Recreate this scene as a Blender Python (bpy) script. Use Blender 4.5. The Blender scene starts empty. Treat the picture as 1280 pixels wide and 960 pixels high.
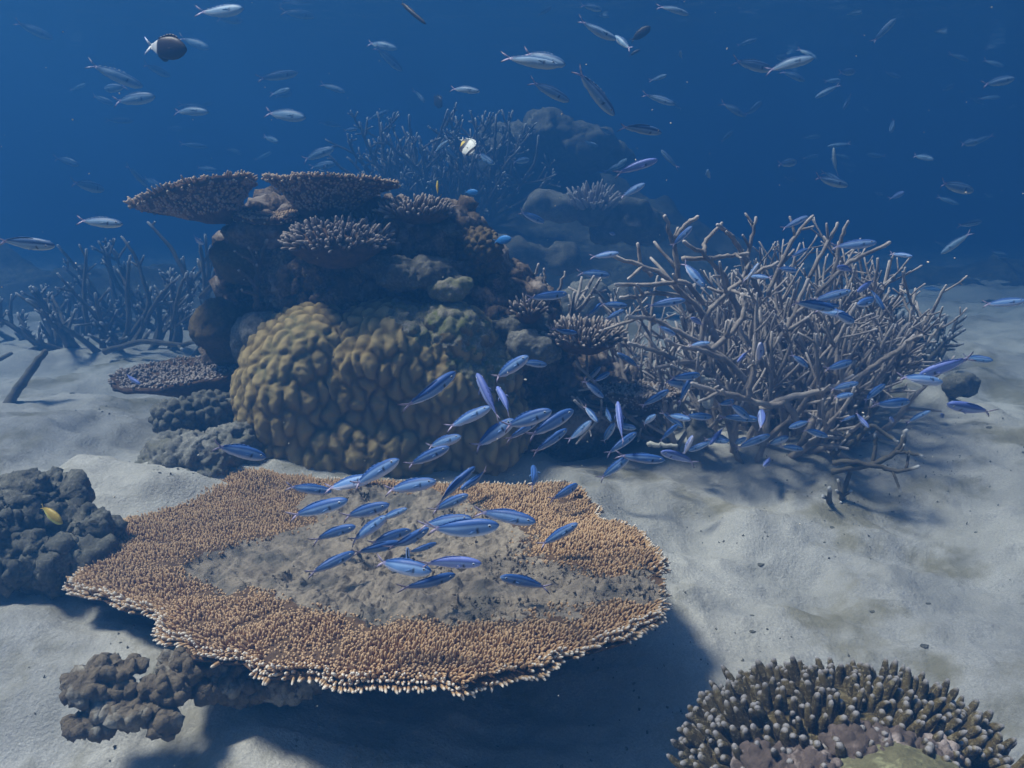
import bpy, bmesh, math, random
import numpy as np
from mathutils import Vector, Matrix, kdtree
from mathutils.bvhtree import BVHTree

random.seed(7)
RNG = np.random.default_rng(7)
R = math.radians
S = bpy.context.scene
COL = S.collection

# ------------------------------------------------------------------ camera, world, sun, exposure
CAM = np.array((0.0, 0.0, 1.75))
PITCH = R(11.7)
F = 1109.0
cd = bpy.data.cameras.new('camera')
cam = bpy.data.objects.new('camera', cd)
COL.objects.link(cam)
cam.location = CAM
cam.rotation_euler = (R(90) - PITCH, 0, 0)
cd.sensor_width = 36.0
cd.lens = 36.0 * F / 1280.0
cd.clip_start = 0.05
cd.clip_end = 400
S.camera = cam

SUN_TRAVEL = Vector((0.47, 0.02, -0.88)).normalized()
sun_dir = -SUN_TRAVEL
SUN_EL = math.asin(sun_dir.z)
SUN_AZ = math.atan2(sun_dir.x, sun_dir.y)
w = bpy.data.worlds.new('World')
S.world = w
w.use_nodes = True
wt = w.node_tree
sky = wt.nodes.new('ShaderNodeTexSky')
sky.sky_type = 'NISHITA'
sky.sun_disc = False
sky.sun_elevation = SUN_EL
sky.sun_rotation = SUN_AZ
bg = wt.nodes['Background']
bg.inputs['Strength'].default_value = 0.085
wt.links.new(sky.outputs[0], bg.inputs[0])
sl = bpy.data.lights.new('sun', 'SUN')
sl.energy = 5.0
sl.angle = R(11)  # ripples overhead spread the sun
sl.color = (1.0, 0.845, 0.705)
so = bpy.data.objects.new('sun', sl)
COL.objects.link(so)
so.rotation_euler = SUN_TRAVEL.to_track_quat('-Z', 'Y').to_euler()
so.location = (0, 0, 30)

S.view_settings.view_transform = 'Standard'
S.view_settings.look = 'None'
S.view_settings.gamma = 1
S.view_settings.use_curve_mapping = False
S.view_settings.exposure = 1.88
S.cycles.use_denoising = True
S.cycles.volume_bounces = 2
S.cycles.max_bounces = 8
S.cycles.diffuse_bounces = 3
S.cycles.transparent_max_bounces = 12
S.cycles.sample_clamp_indirect = 4.0

HAZE_DENSITY = 0.174
HAZE_COLOR = (0.023, 0.108, 0.275)

# ------------------------------------------------------------------ maths helpers
FWD = np.array((0, math.cos(PITCH), -math.sin(PITCH)))
UP = np.array((0, math.sin(PITCH), math.cos(PITCH)))
RIGHT = np.array((1.0, 0, 0))


def ray(px, py):
    v = FWD + RIGHT * ((px - 640) / F) + UP * ((480 - py) / F)
    return v


def P(px, py, d):
    """the point at world distance y = d on the sight line of a photo pixel"""
    v = ray(px, py)
    return CAM + v * (d / v[1])


def M(px, d):
    """metres spanned by px photo pixels at distance d"""
    return px * d / F


def ss(a, b, x):
    t = np.clip((x - a) / (b - a), 0, 1)
    return t * t * (3 - 2 * t)


def _hash(i, j, k, seed):
    n = (i * 374761393 + j * 668265263 + k * 2147483647 + seed * 1274126177) & 0xFFFFFFFF
    n = ((n ^ (n >> 13)) * 1274126177) & 0xFFFFFFFF
    n = (n ^ (n >> 16)) & 0xFFFFFFFF
    return n.astype(np.float64) / 4294967295.0


def vnoise(p, seed=0):
    p = np.asarray(p, dtype=np.float64)
    i = np.floor(p).astype(np.int64)
    f = p - i
    u = f * f * f * (f * (f * 6 - 15) + 10)
    r = 0
    for a in (0, 1):
        for b in (0, 1):
            for c in (0, 1):
                h = _hash(i[:, 0] + a, i[:, 1] + b, i[:, 2] + c, seed)
                wgt = (u[:, 0] if a else 1 - u[:, 0]) * (u[:, 1] if b else 1 - u[:, 1]) * (u[:, 2] if c else 1 - u[:, 2])
                r = r + h * wgt
    return r * 2 - 1


def fbm(p, octs=4, seed=0, gain=0.5, lac=2.03):
    p = np.asarray(p, dtype=np.float64)
    r, a, t = 0, 1.0, 0
    for o in range(octs):
        r = r + a * vnoise(p + 17.3 * o, seed + o)
        t += a
        a *= gain
        p = p * lac
    return r / t


def ridged(p, octs=3, seed=0):
    r, a, t = 0, 1.0, 0
    p = np.asarray(p, dtype=np.float64)
    for o in range(octs):
        r = r + a * (1 - 2 * np.abs(vnoise(p + 9.1 * o, seed + o)))
        t += a
        a *= 0.55
        p = p * 2.1
    return r / t


def inpoly(x, y, poly):
    x = np.asarray(x); y = np.asarray(y)
    c = np.zeros(x.shape, bool)
    n = len(poly)
    for i in range(n):
        x1, y1 = poly[i]
        x2, y2 = poly[(i + 1) % n]
        cond = ((y1 > y) != (y2 > y)) & (x < (x2 - x1) * (y - y1) / (y2 - y1 + 1e-12) + x1)
        c ^= cond
    return c


def polydist(x, y, poly):
    """distance to the outline of a polygon"""
    x = np.asarray(x); y = np.asarray(y)
    best = np.full(x.shape, 1e9)
    n = len(poly)
    for i in range(n):
        a = np.array(poly[i]); b = np.array(poly[(i + 1) % n])
        e = b - a
        t = np.clip(((x - a[0]) * e[0] + (y - a[1]) * e[1]) / (e @ e + 1e-12), 0, 1)
        best = np.minimum(best, np.hypot(x - a[0] - t * e[0], y - a[1] - t * e[1]))
    return best


# ------------------------------------------------------------------ object helpers
STATIC_V, STATIC_F = [], []
_off = [0]


def props(o, label=None, cat=None, group=None, kind=None):
    if label: o['label'] = label
    if cat: o['category'] = cat
    if group: o['group'] = group
    if kind: o['kind'] = kind
    return o


def thing(name, label, cat, loc, group=None):
    o = bpy.data.objects.new(name, None)
    o.empty_display_size = 0.1
    COL.objects.link(o)
    o.location = Vector(loc)
    return props(o, label, cat, group)


def mesh(name, V, Fc, mat, parent=None, origin=None, attrs=None, smooth=True, static=True, mats=None, mi=None):
    """links world-space geometry as one object; origin = base point, parent = the thing it is part of"""
    V = np.asarray(V, dtype=np.float64)
    if parent is not None:
        org = np.array(parent.location)
        pp = parent.parent
        while pp is not None:
            org = org + np.array(pp.location)
            pp = pp.parent
    else:
        org = np.array(origin if origin is not None else (0, 0, 0), dtype=np.float64)
    me = bpy.data.meshes.new(name)
    me.from_pydata((V - org).tolist(), [], Fc if isinstance(Fc, list) else Fc.tolist())
    if smooth:
        me.polygons.foreach_set('use_smooth', np.ones(len(me.polygons), bool))
    for k, a in (attrs or {}).items():
        a = np.asarray(a, dtype=np.float32)
        if a.ndim == 1:
            at = me.attributes.new(k, 'FLOAT', 'POINT')
            at.data.foreach_set('value', a)
        else:
            at = me.attributes.new(k, 'FLOAT_COLOR', 'POINT')
            at.data.foreach_set('color', np.column_stack([a, np.ones(len(a))]).astype(np.float32).ravel())
    for m in (mats or [mat]):
        me.materials.append(m)
    if mi is not None:
        me.polygons.foreach_set('material_index', np.asarray(mi, dtype=np.int32))
    me.update()
    o = bpy.data.objects.new(name, me)
    COL.objects.link(o)
    if parent is not None:
        o.parent = parent
    else:
        o.location = Vector(org)
    if static:
        STATIC_V.append(V)
        fl = Fc if isinstance(Fc, list) else Fc.tolist()
        STATIC_F.extend([[i + _off[0] for i in f] for f in fl])
        _off[0] += len(V)
    return o


def gridfaces(nu, nv, wrap=False):
    """faces for vertices indexed u*nv+v, wrap = closed in v"""
    f = []
    for u in range(nu - 1):
        a, b = u * nv, (u + 1) * nv
        for v in range(nv if wrap else nv - 1):
            v2 = (v + 1) % nv
            f.append((a + v, a + v2, b + v2, b + v))
    return f


def blobmesh(blobs, voxel):
    """one closed surface round a list of ellipsoids (centre, radii)"""
    bm = bmesh.new()
    for c, r in blobs:
        if not hasattr(r, '__len__'):
            r = (r, r, r)
        mt = Matrix.Translation(Vector(c)) @ Matrix.Diagonal((r[0], r[1], r[2], 1))
        bmesh.ops.create_icosphere(bm, subdivisions=3, radius=1.0, matrix=mt)
    me = bpy.data.meshes.new('tmp')
    bm.to_mesh(me); bm.free()
    o = bpy.data.objects.new('tmp', me)
    COL.objects.link(o)
    md = o.modifiers.new('r', 'REMESH')
    md.mode = 'VOXEL'
    md.voxel_size = voxel
    dg = bpy.context.evaluated_depsgraph_get()
    e = o.evaluated_get(dg)
    m2 = bpy.data.meshes.new_from_object(e)
    n = len(m2.vertices)
    V = np.empty(n * 3); m2.vertices.foreach_get('co', V); V = V.reshape(-1, 3)
    Fc = [tuple(p.vertices) for p in m2.polygons]
    bpy.data.objects.remove(o); bpy.data.meshes.remove(me); bpy.data.meshes.remove(m2)
    V = smooth_v(V, Fc, 3)
    return V, Fc


def smooth_v(V, Fc, it=2):
    e = set()
    for f in Fc:
        for i in range(len(f)):
            a, b = f[i], f[(i + 1) % len(f)]
            e.add((a, b) if a < b else (b, a))
    E = np.array(list(e))
    for _ in range(it):
        acc = np.zeros_like(V); cnt = np.zeros(len(V))
        np.add.at(acc, E[:, 0], V[E[:, 1]]); np.add.at(acc, E[:, 1], V[E[:, 0]])
        np.add.at(cnt, E[:, 0], 1); np.add.at(cnt, E[:, 1], 1)
        V = 0.5 * V + 0.5 * acc / np.maximum(cnt, 1)[:, None]
    return V


def normals(V, Fc):
    N = np.zeros_like(V)
    q = np.array([f if len(f) == 4 else (f[0], f[1], f[2], f[2]) for f in Fc])
    n = np.cross(V[q[:, 2]] - V[q[:, 0]], V[q[:, 3]] - V[q[:, 1]])
    for k in range(4):
        np.add.at(N, q[:, k], n)
    return N / (np.linalg.norm(N, axis=1)[:, None] + 1e-12)


def rough(V, Fc, amps, seed=0):
    """displaces along the normals: list of (kind, wavelength, amplitude)"""
    for kind, wl, am in amps:
        N = normals(V, Fc)
        if kind == 'f':
            h = fbm(V / wl, 3, seed)
        elif kind == 'r':
            h = ridged(V / wl, 3, seed)
        elif kind == 'k':   # knobs
            h = knobs(V, wl, seed)
        V = V + N * (h * am)[:, None]
        seed += 11
    return V


def knobs(V, sp, seed=0, zs=1.0):
    """rounded cells, 0 in the creases and 1 on top"""
    rs = np.random.RandomState(seed + 5)
    W = V * np.array((1, 1, zs))
    order = rs.permutation(len(W))
    cell = {}
    seeds = []
    for i in order:
        k = tuple(np.floor(W[i] / sp).astype(int))
        ok = True
        for a in (-1, 0, 1):
            for b in (-1, 0, 1):
                for c in (-1, 0, 1):
                    for j in cell.get((k[0] + a, k[1] + b, k[2] + c), ()):
                        d = W[i] - W[j]
                        if d @ d < (0.8 * sp) ** 2:
                            ok = False
                            break
                    if not ok: break
                if not ok: break
            if not ok: break
        if ok:
            cell.setdefault(k, []).append(i)
            seeds.append(i)
    kd = kdtree.KDTree(len(seeds))
    for n, i in enumerate(seeds):
        kd.insert(W[i], n)
    kd.balance()
    h = np.empty(len(W))
    for i in range(len(W)):
        q = kd.find_n(W[i], 2)
        h[i] = (q[1][2] - q[0][2]) if len(q) > 1 else sp
    return np.sin(np.minimum(1, h / (0.85 * sp)) * math.pi / 2) ** 0.8


def tube(pts, rad, sides=7, tipfrac=0.12, bump=0.0, seed=0):
    """tapered tube with a rounded tip; returns V, F, tip attribute"""
    pts = np.asarray(pts, float)
    n = len(pts)
    T = np.gradient(pts, axis=0)
    T /= np.linalg.norm(T, axis=1)[:, None] + 1e-12
    a = np.array((0.3, 0.2, 1.0)) if abs(T[0, 2]) < 0.9 else np.array((1.0, 0.1, 0))
    u = np.cross(T[0], a); u /= np.linalg.norm(u)
    V, tip = [], []
    L = np.concatenate([[0], np.cumsum(np.linalg.norm(np.diff(pts, axis=0), axis=1))])
    rs = np.random.RandomState(seed)
    for i in range(n):
        u = u - T[i] * (u @ T[i]); u /= np.linalg.norm(u) + 1e-12
        v = np.cross(T[i], u)
        for s in range(sides):
            an = 2 * math.pi * s / sides
            r = rad[i] * (1 + bump * rs.uniform(-1, 1))
            V.append(pts[i] + (u * math.cos(an) + v * math.sin(an)) * r)
            tip.append(max(0, (L[i] / L[-1] - (1 - tipfrac)) / tipfrac))
    for k, (q, s) in enumerate(((0.6, 0.75),)):
        c = pts[-1] + T[-1] * rad[-1] * q
        for s_ in range(sides):
            an = 2 * math.pi * s_ / sides
            V.append(c + (u * math.cos(an) + np.cross(T[-1], u) * math.sin(an)) * rad[-1] * s); tip.append(1)
    V.append(pts[-1] + T[-1] * rad[-1] * 1.0); tip.append(1)
    V.append(pts[0]); tip.append(0)
    Fc = gridfaces(n + 1, sides, True)
    b = n * sides; t = (n + 1) * sides
    for s in range(sides):
        Fc.append((b + s, b + (s + 1) % sides, t))
        Fc.append((s, t + 1, (s + 1) % sides))
    return np.array(V), Fc, np.array(tip)


def join(parts):
    V, Fc, A, o = [], [], [], 0
    for v, f, a in parts:
        V.append(v); A.append(a)
        Fc.extend([tuple(i + o for i in q) for q in f])
        o += len(v)
    return np.concatenate(V), Fc, np.concatenate(A)


def fingers(Pt, D, L, Rd, sides=6, prof=((0, 1), (0.45, 0.93), (0.78, 0.78), (0.94, 0.48)), jit=0.12, seed=0):
    """many little cones, each with a rounded end"""
    n = len(Pt)
    rs = np.random.RandomState(seed)
    D = D / np.linalg.norm(D, axis=1)[:, None]
    a = np.where(np.abs(D[:, 2:3]) < 0.9, np.array([[0, 0, 1.0]]), np.array([[1.0, 0, 0]]))
    U = np.cross(D, a); U /= np.linalg.norm(U, axis=1)[:, None]
    W = np.cross(D, U)
    k = len(prof)
    V = np.empty((n, k * sides + 1, 3)); tip = np.empty((n, k * sides + 1))
    bend = rs.normal(0, jit, (n, 3))
    for r, (h, q) in enumerate(prof):
        c = Pt + D * (L * h)[:, None] + bend * (L * h * h)[:, None]
        for s in range(sides):
            an = 2 * math.pi * s / sides
            rr = Rd * q * (1 + rs.uniform(-jit, jit, n))
            V[:, r * sides + s] = c + (U * math.cos(an) + W * math.sin(an)) * rr[:, None]
            tip[:, r * sides + s] = h
    V[:, -1] = Pt + D * L[:, None] + bend * L[:, None]
    tip[:, -1] = 1
    base = []
    for r in range(k - 1):
        for s in range(sides):
            s2 = (s + 1) % sides
            base.append((r * sides + s, r * sides + s2, (r + 1) * sides + s2, (r + 1) * sides + s))
    for s in range(sides):
        base.append(((k - 1) * sides + s, (k - 1) * sides + (s + 1) % sides, k * sides))
    m = k * sides + 1
    Fc = []
    for i in range(n):
        o = i * m
        Fc.extend([tuple(x + o for x in f) for f in base])
    return V.reshape(-1, 3), Fc, tip.ravel()


# ------------------------------------------------------------------ materials
def mat(name, c1, c2=None, scale=8.0, rough_=0.85, bump=0.3, bscale=60.0, tip=None, tip_range=(0.6, 1.0), c3=None, s3=2.0, spec=0.2, bdist=0.01, blo=0.42, bhi=0.58, attr='tip', speck=False, fsc=None):
    m = bpy.data.materials.new(name)
    m.use_nodes = True
    t = m.node_tree
    b = t.nodes['Principled BSDF']
    b.inputs['Roughness'].default_value = rough_
    b.inputs['Specular IOR Level'].default_value = spec
    tc = t.nodes.new('ShaderNodeTexCoord')

    def noise(sc, det=5.0):
        n = t.nodes.new('ShaderNodeTexNoise')
        n.inputs['Scale'].default_value = sc
        n.inputs['Detail'].default_value = det
        n.inputs['Roughness'].default_value = 0.62
        t.links.new(tc.outputs['Object'], n.inputs['Vector'])
        return n

    def mixc(fac, a, bcol):
        x = t.nodes.new('ShaderNodeMix')
        x.data_type = 'RGBA'
        t.links.new(fac, x.inputs[0])
        for s_, v in ((6, a), (7, bcol)):
            if isinstance(v, tuple):
                x.inputs[s_].default_value = (*v, 1)
            else:
                t.links.new(v, x.inputs[s_])
        return x.outputs[2]

    def ramp(src, lo, hi):
        r = t.nodes.new('ShaderNodeMapRange')
        r.inputs[1].default_value = lo
        r.inputs[2].default_value = hi
        t.links.new(src, r.inputs[0])
        return r.outputs[0]
    col = mixc(ramp(noise(scale).outputs[0], blo, bhi), c1, c2 or c1)
    fine = noise(fsc or scale * 7, 3)
    col = mixc(ramp(fine.outputs[0], 0.30, 0.72), (tuple(c * 0.62 for c in c1)), col) if speck else col
    if c3:
        col = mixc(ramp(noise(s3, 6).outputs[0], 0.52, 0.62), col, c3)
    if tip:
        a = t.nodes.new('ShaderNodeAttribute')
        a.attribute_name = attr
        col = mixc(ramp(a.outputs['Fac'], *tip_range), col, tip)
    t.links.new(col, b.inputs['Base Color'])
    if bump:
        bn = t.nodes.new('ShaderNodeBump')
        bn.inputs['Strength'].default_value = bump
        bn.inputs['Distance'].default_value = bdist
        t.links.new(noise(bscale, 6).outputs[0], bn.inputs['Height'])
        t.links.new(bn.outputs[0], b.inputs['Normal'])
    return m


M_SAND = mat('sand', (0.53, 0.50, 0.455), (0.42, 0.395, 0.35), 3.0, 0.95, 0.6, 60, c3=(0.25, 0.225, 0.165), s3=1.6, spec=0.1, bdist=0.02, speck=True, fsc=140)
M_HILL = mat('reef_hill', (0.06, 0.06, 0.05), (0.15, 0.145, 0.11), 2.2, 0.95, 0.6, 9, bdist=0.05, speck=True)
M_ROCK = mat('reef_rock', (0.11, 0.082, 0.06), (0.32, 0.235, 0.17), 9, 0.95, 0.7, 38, c3=(0.33, 0.27, 0.23), s3=5, bdist=0.02, speck=True)
M_GREY = mat('grey_rock', (0.20, 0.19, 0.165), (0.34, 0.32, 0.28), 10, 0.95, 0.6, 55, c3=(0.15, 0.14, 0.105), s3=6, bdist=0.012, speck=True)
M_DARKGREY = mat('algae_rock', (0.12, 0.115, 0.095), (0.24, 0.225, 0.185), 12, 0.95, 0.6, 55, bdist=0.012, speck=True)
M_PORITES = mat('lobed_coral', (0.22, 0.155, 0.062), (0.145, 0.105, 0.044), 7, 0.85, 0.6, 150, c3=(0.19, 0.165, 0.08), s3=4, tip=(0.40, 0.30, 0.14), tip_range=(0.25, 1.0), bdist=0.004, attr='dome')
M_CRUST = mat('crust', (0.24, 0.23, 0.13), (0.38, 0.33, 0.28), 14, 0.95, 0.7, 60, c3=(0.15, 0.16, 0.06), s3=8, speck=True)
M_BROWN = mat('brown_boulder', (0.13, 0.095, 0.05), (0.20, 0.15, 0.08), 10, 0.9, 0.5, 70, speck=True)
M_TABLE = mat('table_branchlet', (0.39, 0.228, 0.108), (0.27, 0.155, 0.074), 6, 0.85, 0.15, 200, tip=(0.53, 0.36, 0.21), tip_range=(0.5, 1.0), bdist=0.003)
M_TABLERIM = mat('table_rim', (0.40, 0.26, 0.14), (0.33, 0.20, 0.10), 9, 0.85, 0.15, 200, tip=(0.74, 0.66, 0.56), tip_range=(0.5, 0.95), bdist=0.003)
M_PLATE = mat('table_plate', (0.15, 0.09, 0.05), (0.09, 0.055, 0.032), 30, 0.9, 0.9, 160, bdist=0.01)
M_DEAD = mat('dead_coral', (0.36, 0.295, 0.225), (0.22, 0.18, 0.14), 9, 0.95, 1.0, 55, c3=(0.135, 0.12, 0.10), s3=4.5, bdist=0.012, speck=True)
M_TAN = mat('tan_branchlet', (0.36, 0.22, 0.115), (0.26, 0.155, 0.08), 10, 0.85, 0.15, 200, tip=(0.58, 0.45, 0.33), tip_range=(0.4, 1.0), bdist=0.003)
M_GREYBR = mat('grey_branchlet', (0.15, 0.115, 0.09), (0.10, 0.08, 0.065), 10, 0.85, 0.15, 200, tip=(0.48, 0.40, 0.35), tip_range=(0.5, 1.0), bdist=0.003)
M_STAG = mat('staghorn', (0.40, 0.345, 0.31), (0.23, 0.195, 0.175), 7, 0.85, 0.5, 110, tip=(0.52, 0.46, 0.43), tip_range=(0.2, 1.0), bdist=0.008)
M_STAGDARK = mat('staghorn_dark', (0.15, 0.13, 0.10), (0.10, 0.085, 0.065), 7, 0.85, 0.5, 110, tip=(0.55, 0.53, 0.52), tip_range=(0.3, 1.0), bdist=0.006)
M_FINGER = mat('finger_coral', (0.125, 0.09, 0.032), (0.055, 0.040, 0.014), 26, 0.8, 0.9, 190, tip=(0.40, 0.37, 0.37), tip_range=(0.84, 1.0), bdist=0.006, c3=(0.22, 0.18, 0.10), s3=95)
M_PINK = mat('pink_crust', (0.17, 0.125, 0.105), (0.075, 0.055, 0.042), 16, 0.9, 0.7, 60, c3=(0.36, 0.29, 0.26), s3=9, speck=True)
M_GREEN = mat('green_crust', (0.20, 0.18, 0.10), (0.13, 0.115, 0.06), 22, 0.9, 0.6, 110, c3=(0.28, 0.27, 0.15), s3=14, speck=True)
M_RUBBLE = mat('rubble', (0.19, 0.15, 0.105), (0.11, 0.085, 0.06), 14, 0.95, 0.8, 60, c3=(0.34, 0.31, 0.26), s3=7, bdist=0.015, speck=True)
M_PALE = mat('pale_rubble', (0.55, 0.52, 0.45), (0.42, 0.40, 0.35), 12, 0.9, 0.4, 60)


def fishmat(name, rough_=0.48, spec=0.35):
    m = bpy.data.materials.new(name)
    m.use_nodes = True
    t = m.node_tree
    b = t.nodes['Principled BSDF']
    a = t.nodes.new('ShaderNodeAttribute')
    a.attribute_name = 'pigment'
    n = t.nodes.new('ShaderNodeTexNoise')
    n.inputs['Scale'].default_value = 260
    tc = t.nodes.new('ShaderNodeTexCoord')
    t.links.new(tc.outputs['Object'], n.inputs['Vector'])
    bn = t.nodes.new('ShaderNodeBump')
    bn.inputs['Strength'].default_value = 0.12
    bn.inputs['Distance'].default_value = 0.003
    t.links.new(n.outputs[0], bn.inputs['Height'])
    t.links.new(bn.outputs[0], b.inputs['Normal'])
    t.links.new(a.outputs['Color'], b.inputs['Base Color'])
    b.inputs['Roughness'].default_value = rough_
    b.inputs['Specular IOR Level'].default_value = spec
    return m


M_FISH = fishmat('fish_skin')

# ------------------------------------------------------------------ ground


def H(x, y):
    x = np.asarray(x, float); y = np.asarray(y, float)
    z = 0.33 * ss(2.3, 4.3, y) + 0.030 * np.clip(y - 4.3, 0, 3.5) - 0.02 * np.clip(y - 8.0, 0, 30)
    z = z + 0.20 * ss(-0.75, -1.75, x) * ss(2.2, 3.0, y) * (1 - ss(4.0, 6.5, y))
    z = z - 0.10 * ss(0.4, 1.4, x) * ss(2.6, 3.4, y) * (1 - ss(3.8, 5.0, y))
    p = np.column_stack([x.ravel(), y.ravel(), np.zeros(x.size)])
    n = 0.11 * fbm(p / 1.15 + 3.7, 2, 3) + 0.095 * fbm(p / 0.40, 2, 8) + 0.020 * ridged(p / np.array((0.30, 0.16, 1)), 2, 21) + 0.014 * fbm(p / 0.09, 3, 31)
    z = z + n.reshape(x.shape)
    return z


def Hs(x, y):
    return float(H(np.array([x]), np.array([y]))[0])


ang_f = np.linspace(-48, 48, 620)
ang_b = np.linspace(48, 312, 60)[1:-1]
ang = np.radians(np.concatenate([ang_f, ang_b]))
rad = 0.25 * (75 / 0.25) ** np.linspace(0, 1, 60)
rad = np.concatenate([np.linspace(0.3, 1.8, 10)[:-1], 1.8 * (14 / 1.8) ** np.linspace(0, 1, 420), 14 * (75 / 14) ** np.linspace(0, 1, 50)[1:]])
RR, AA = np.meshgrid(rad, ang, indexing='ij')
GX, GY = RR * np.sin(AA), RR * np.cos(AA)
GZ = H(GX, GY)
V = np.column_stack([GX.ravel(), GY.ravel(), GZ.ravel()])
Fg = [tuple(reversed(f)) for f in gridfaces(len(rad), len(ang), True)]
cz = len(V)
V = np.vstack([V, [0, 0, Hs(0, 0)]])
Fg += [(i, (i + 1) % len(ang), cz) for i in range(len(ang))]
Fg = [f[::-1] for f in Fg]
props(mesh('sand', V, Fg, M_SAND), 'rippled pale sand of the seabed', None, None, 'structure')
del S.objects['sand']['label']


def hill(name, cx, cy, rx, ry, hgt, seed, res=170):
    u = np.linspace(-1.6, 1.6, res)
    X, Y = np.meshgrid(cx + u * rx, cy + u * ry, indexing='ij')
    q = ((X - cx) / rx) ** 2 + ((Y - cy) / ry) ** 2
    p = np.column_stack([X.ravel(), Y.ravel(), np.zeros(X.size)])
    n = (0.55 * ridged(p / 1.6, 3, seed) + 0.35 * fbm(p / 0.45, 3, seed + 4)).reshape(X.shape)
    base = 0.02 * Y * 0 + 0.33 + 0.030 * np.clip(Y - 4.3, 0, 3.5) - 0.02 * np.clip(Y - 8.0, 0, 30)
    n2 = fbm(p / 0.9, 4, seed + 9, 0.62).reshape(X.shape)
    Z = base - 0.25 + hgt * np.exp(-q * 1.6) * (1 + 0.18 * n) + (0.22 * n + 0.5 * n2) * np.exp(-q)
    Z = np.where(q > 2.2, base - 0.4, Z)
    V = np.column_stack([X.ravel(), Y.ravel(), Z.ravel()])
    return props(mesh(name, V, gridfaces(res, res), M_HILL), kind='structure')


hill('hill', 0.1, 14.2, 4.6, 3.0, 2.2, 51)
hill('hill', -6.2, 12.6, 4.6, 2.2, 0.75, 77)
hill('hill', 8.6, 16.5, 7.5, 4.0, 0.35, 91)

# ------------------------------------------------------------------ the water: surface overhead and the body of water
u = np.linspace(-70, 70, 2)
V = [(x, y, 4.3) for x in u for y in u]
m = bpy.data.materials.new('water_surface')
m.use_nodes = True
t = m.node_tree
t.nodes.remove(t.nodes['Principled BSDF'])
tr = t.nodes.new('ShaderNodeBsdfTransparent'); tr.inputs[0].default_value = (0.93, 0.97, 1, 1)
wn = t.nodes.new('ShaderNodeTexNoise'); wn.inputs['Scale'].default_value = 0.85; wn.inputs['Detail'].default_value = 2.5
wr = t.nodes.new('ShaderNodeMapRange'); wr.inputs[1].default_value = 0.36; wr.inputs[2].default_value = 0.62; wr.inputs[3].default_value = 0.52; wr.inputs[4].default_value = 1.0
gl = t.nodes.new('ShaderNodeBsdfGlossy'); gl.inputs['Roughness'].default_value = 0.08
fr = t.nodes.new('ShaderNodeFresnel'); fr.inputs[0].default_value = 1.333
mx = t.nodes.new('ShaderNodeMixShader')
nz = t.nodes.new('ShaderNodeTexNoise'); nz.inputs['Scale'].default_value = 1.3; nz.inputs['Detail'].default_value = 3
tc = t.nodes.new('ShaderNodeTexCoord'); t.links.new(tc.outputs['Object'], nz.inputs['Vector'])
t.links.new(tc.outputs['Object'], wn.inputs['Vector']); t.links.new(wn.outputs[0], wr.inputs[0]); t.links.new(wr.outputs[0], tr.inputs[0])  # noise in the tint dims the light in patches, imitating dapple from waves
bp = t.nodes.new('ShaderNodeBump'); bp.inputs['Strength'].default_value = 0.35; bp.inputs['Distance'].default_value = 0.12
t.links.new(nz.outputs[0], bp.inputs['Height'])
t.links.new(bp.outputs[0], gl.inputs['Normal']); t.links.new(bp.outputs[0], fr.inputs['Normal'])
t.links.new(fr.outputs[0], mx.inputs[0]); t.links.new(tr.outputs[0], mx.inputs[1]); t.links.new(gl.outputs[0], mx.inputs[2])
t.links.new(mx.outputs[0], t.nodes['Material Output'].inputs['Surface'])
props(mesh('water', V, [(0, 2, 3, 1)], m, static=False), kind='structure')

hb = bmesh.new()
bmesh.ops.create_cube(hb, size=1.0, matrix=Matrix.Translation((0, 0, 1.55)) @ Matrix.Diagonal((160, 160, 5.7, 1)))
me = bpy.data.meshes.new('haze'); hb.to_mesh(me); hb.free()
m = bpy.data.materials.new('haze')
m.use_nodes = True
t = m.node_tree
t.nodes.remove(t.nodes['Principled BSDF'])
pv = t.nodes.new('ShaderNodeVolumePrincipled')
pv.inputs['Color'].default_value = (*HAZE_COLOR, 1)
pv.inputs['Density'].default_value = HAZE_DENSITY
pv.inputs['Absorption Color'].default_value = (0.0, 0.025, 0.07, 1)
pv.inputs['Anisotropy'].default_value = 0.5
t.links.new(pv.outputs[0], t.nodes['Material Output'].inputs['Volume'])
me.materials.append(m)
hz = bpy.data.objects.new('haze', me)
COL.objects.link(hz)
props(hz, kind='stuff')
# ------------------------------------------------------------------ big table coral in front
TC = P(470, 712, 3.0)


def tplane(px, py):
    """photo pixel -> point on the (slightly tilted) plane of the big table coral"""
    # plane z = 0.47 + 0.05*(x) + 0.02*(y-3)
    v = ray(px, py)
    a, b, c = 0.05, 0.02, 0.47
    # CAM.z + t vz = c + a t vx + b (t vy - 3)
    tt = (CAM[2] - c + 3 * b) / (a * v[0] + b * v[1] - v[2])
    return CAM + v * tt


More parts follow.
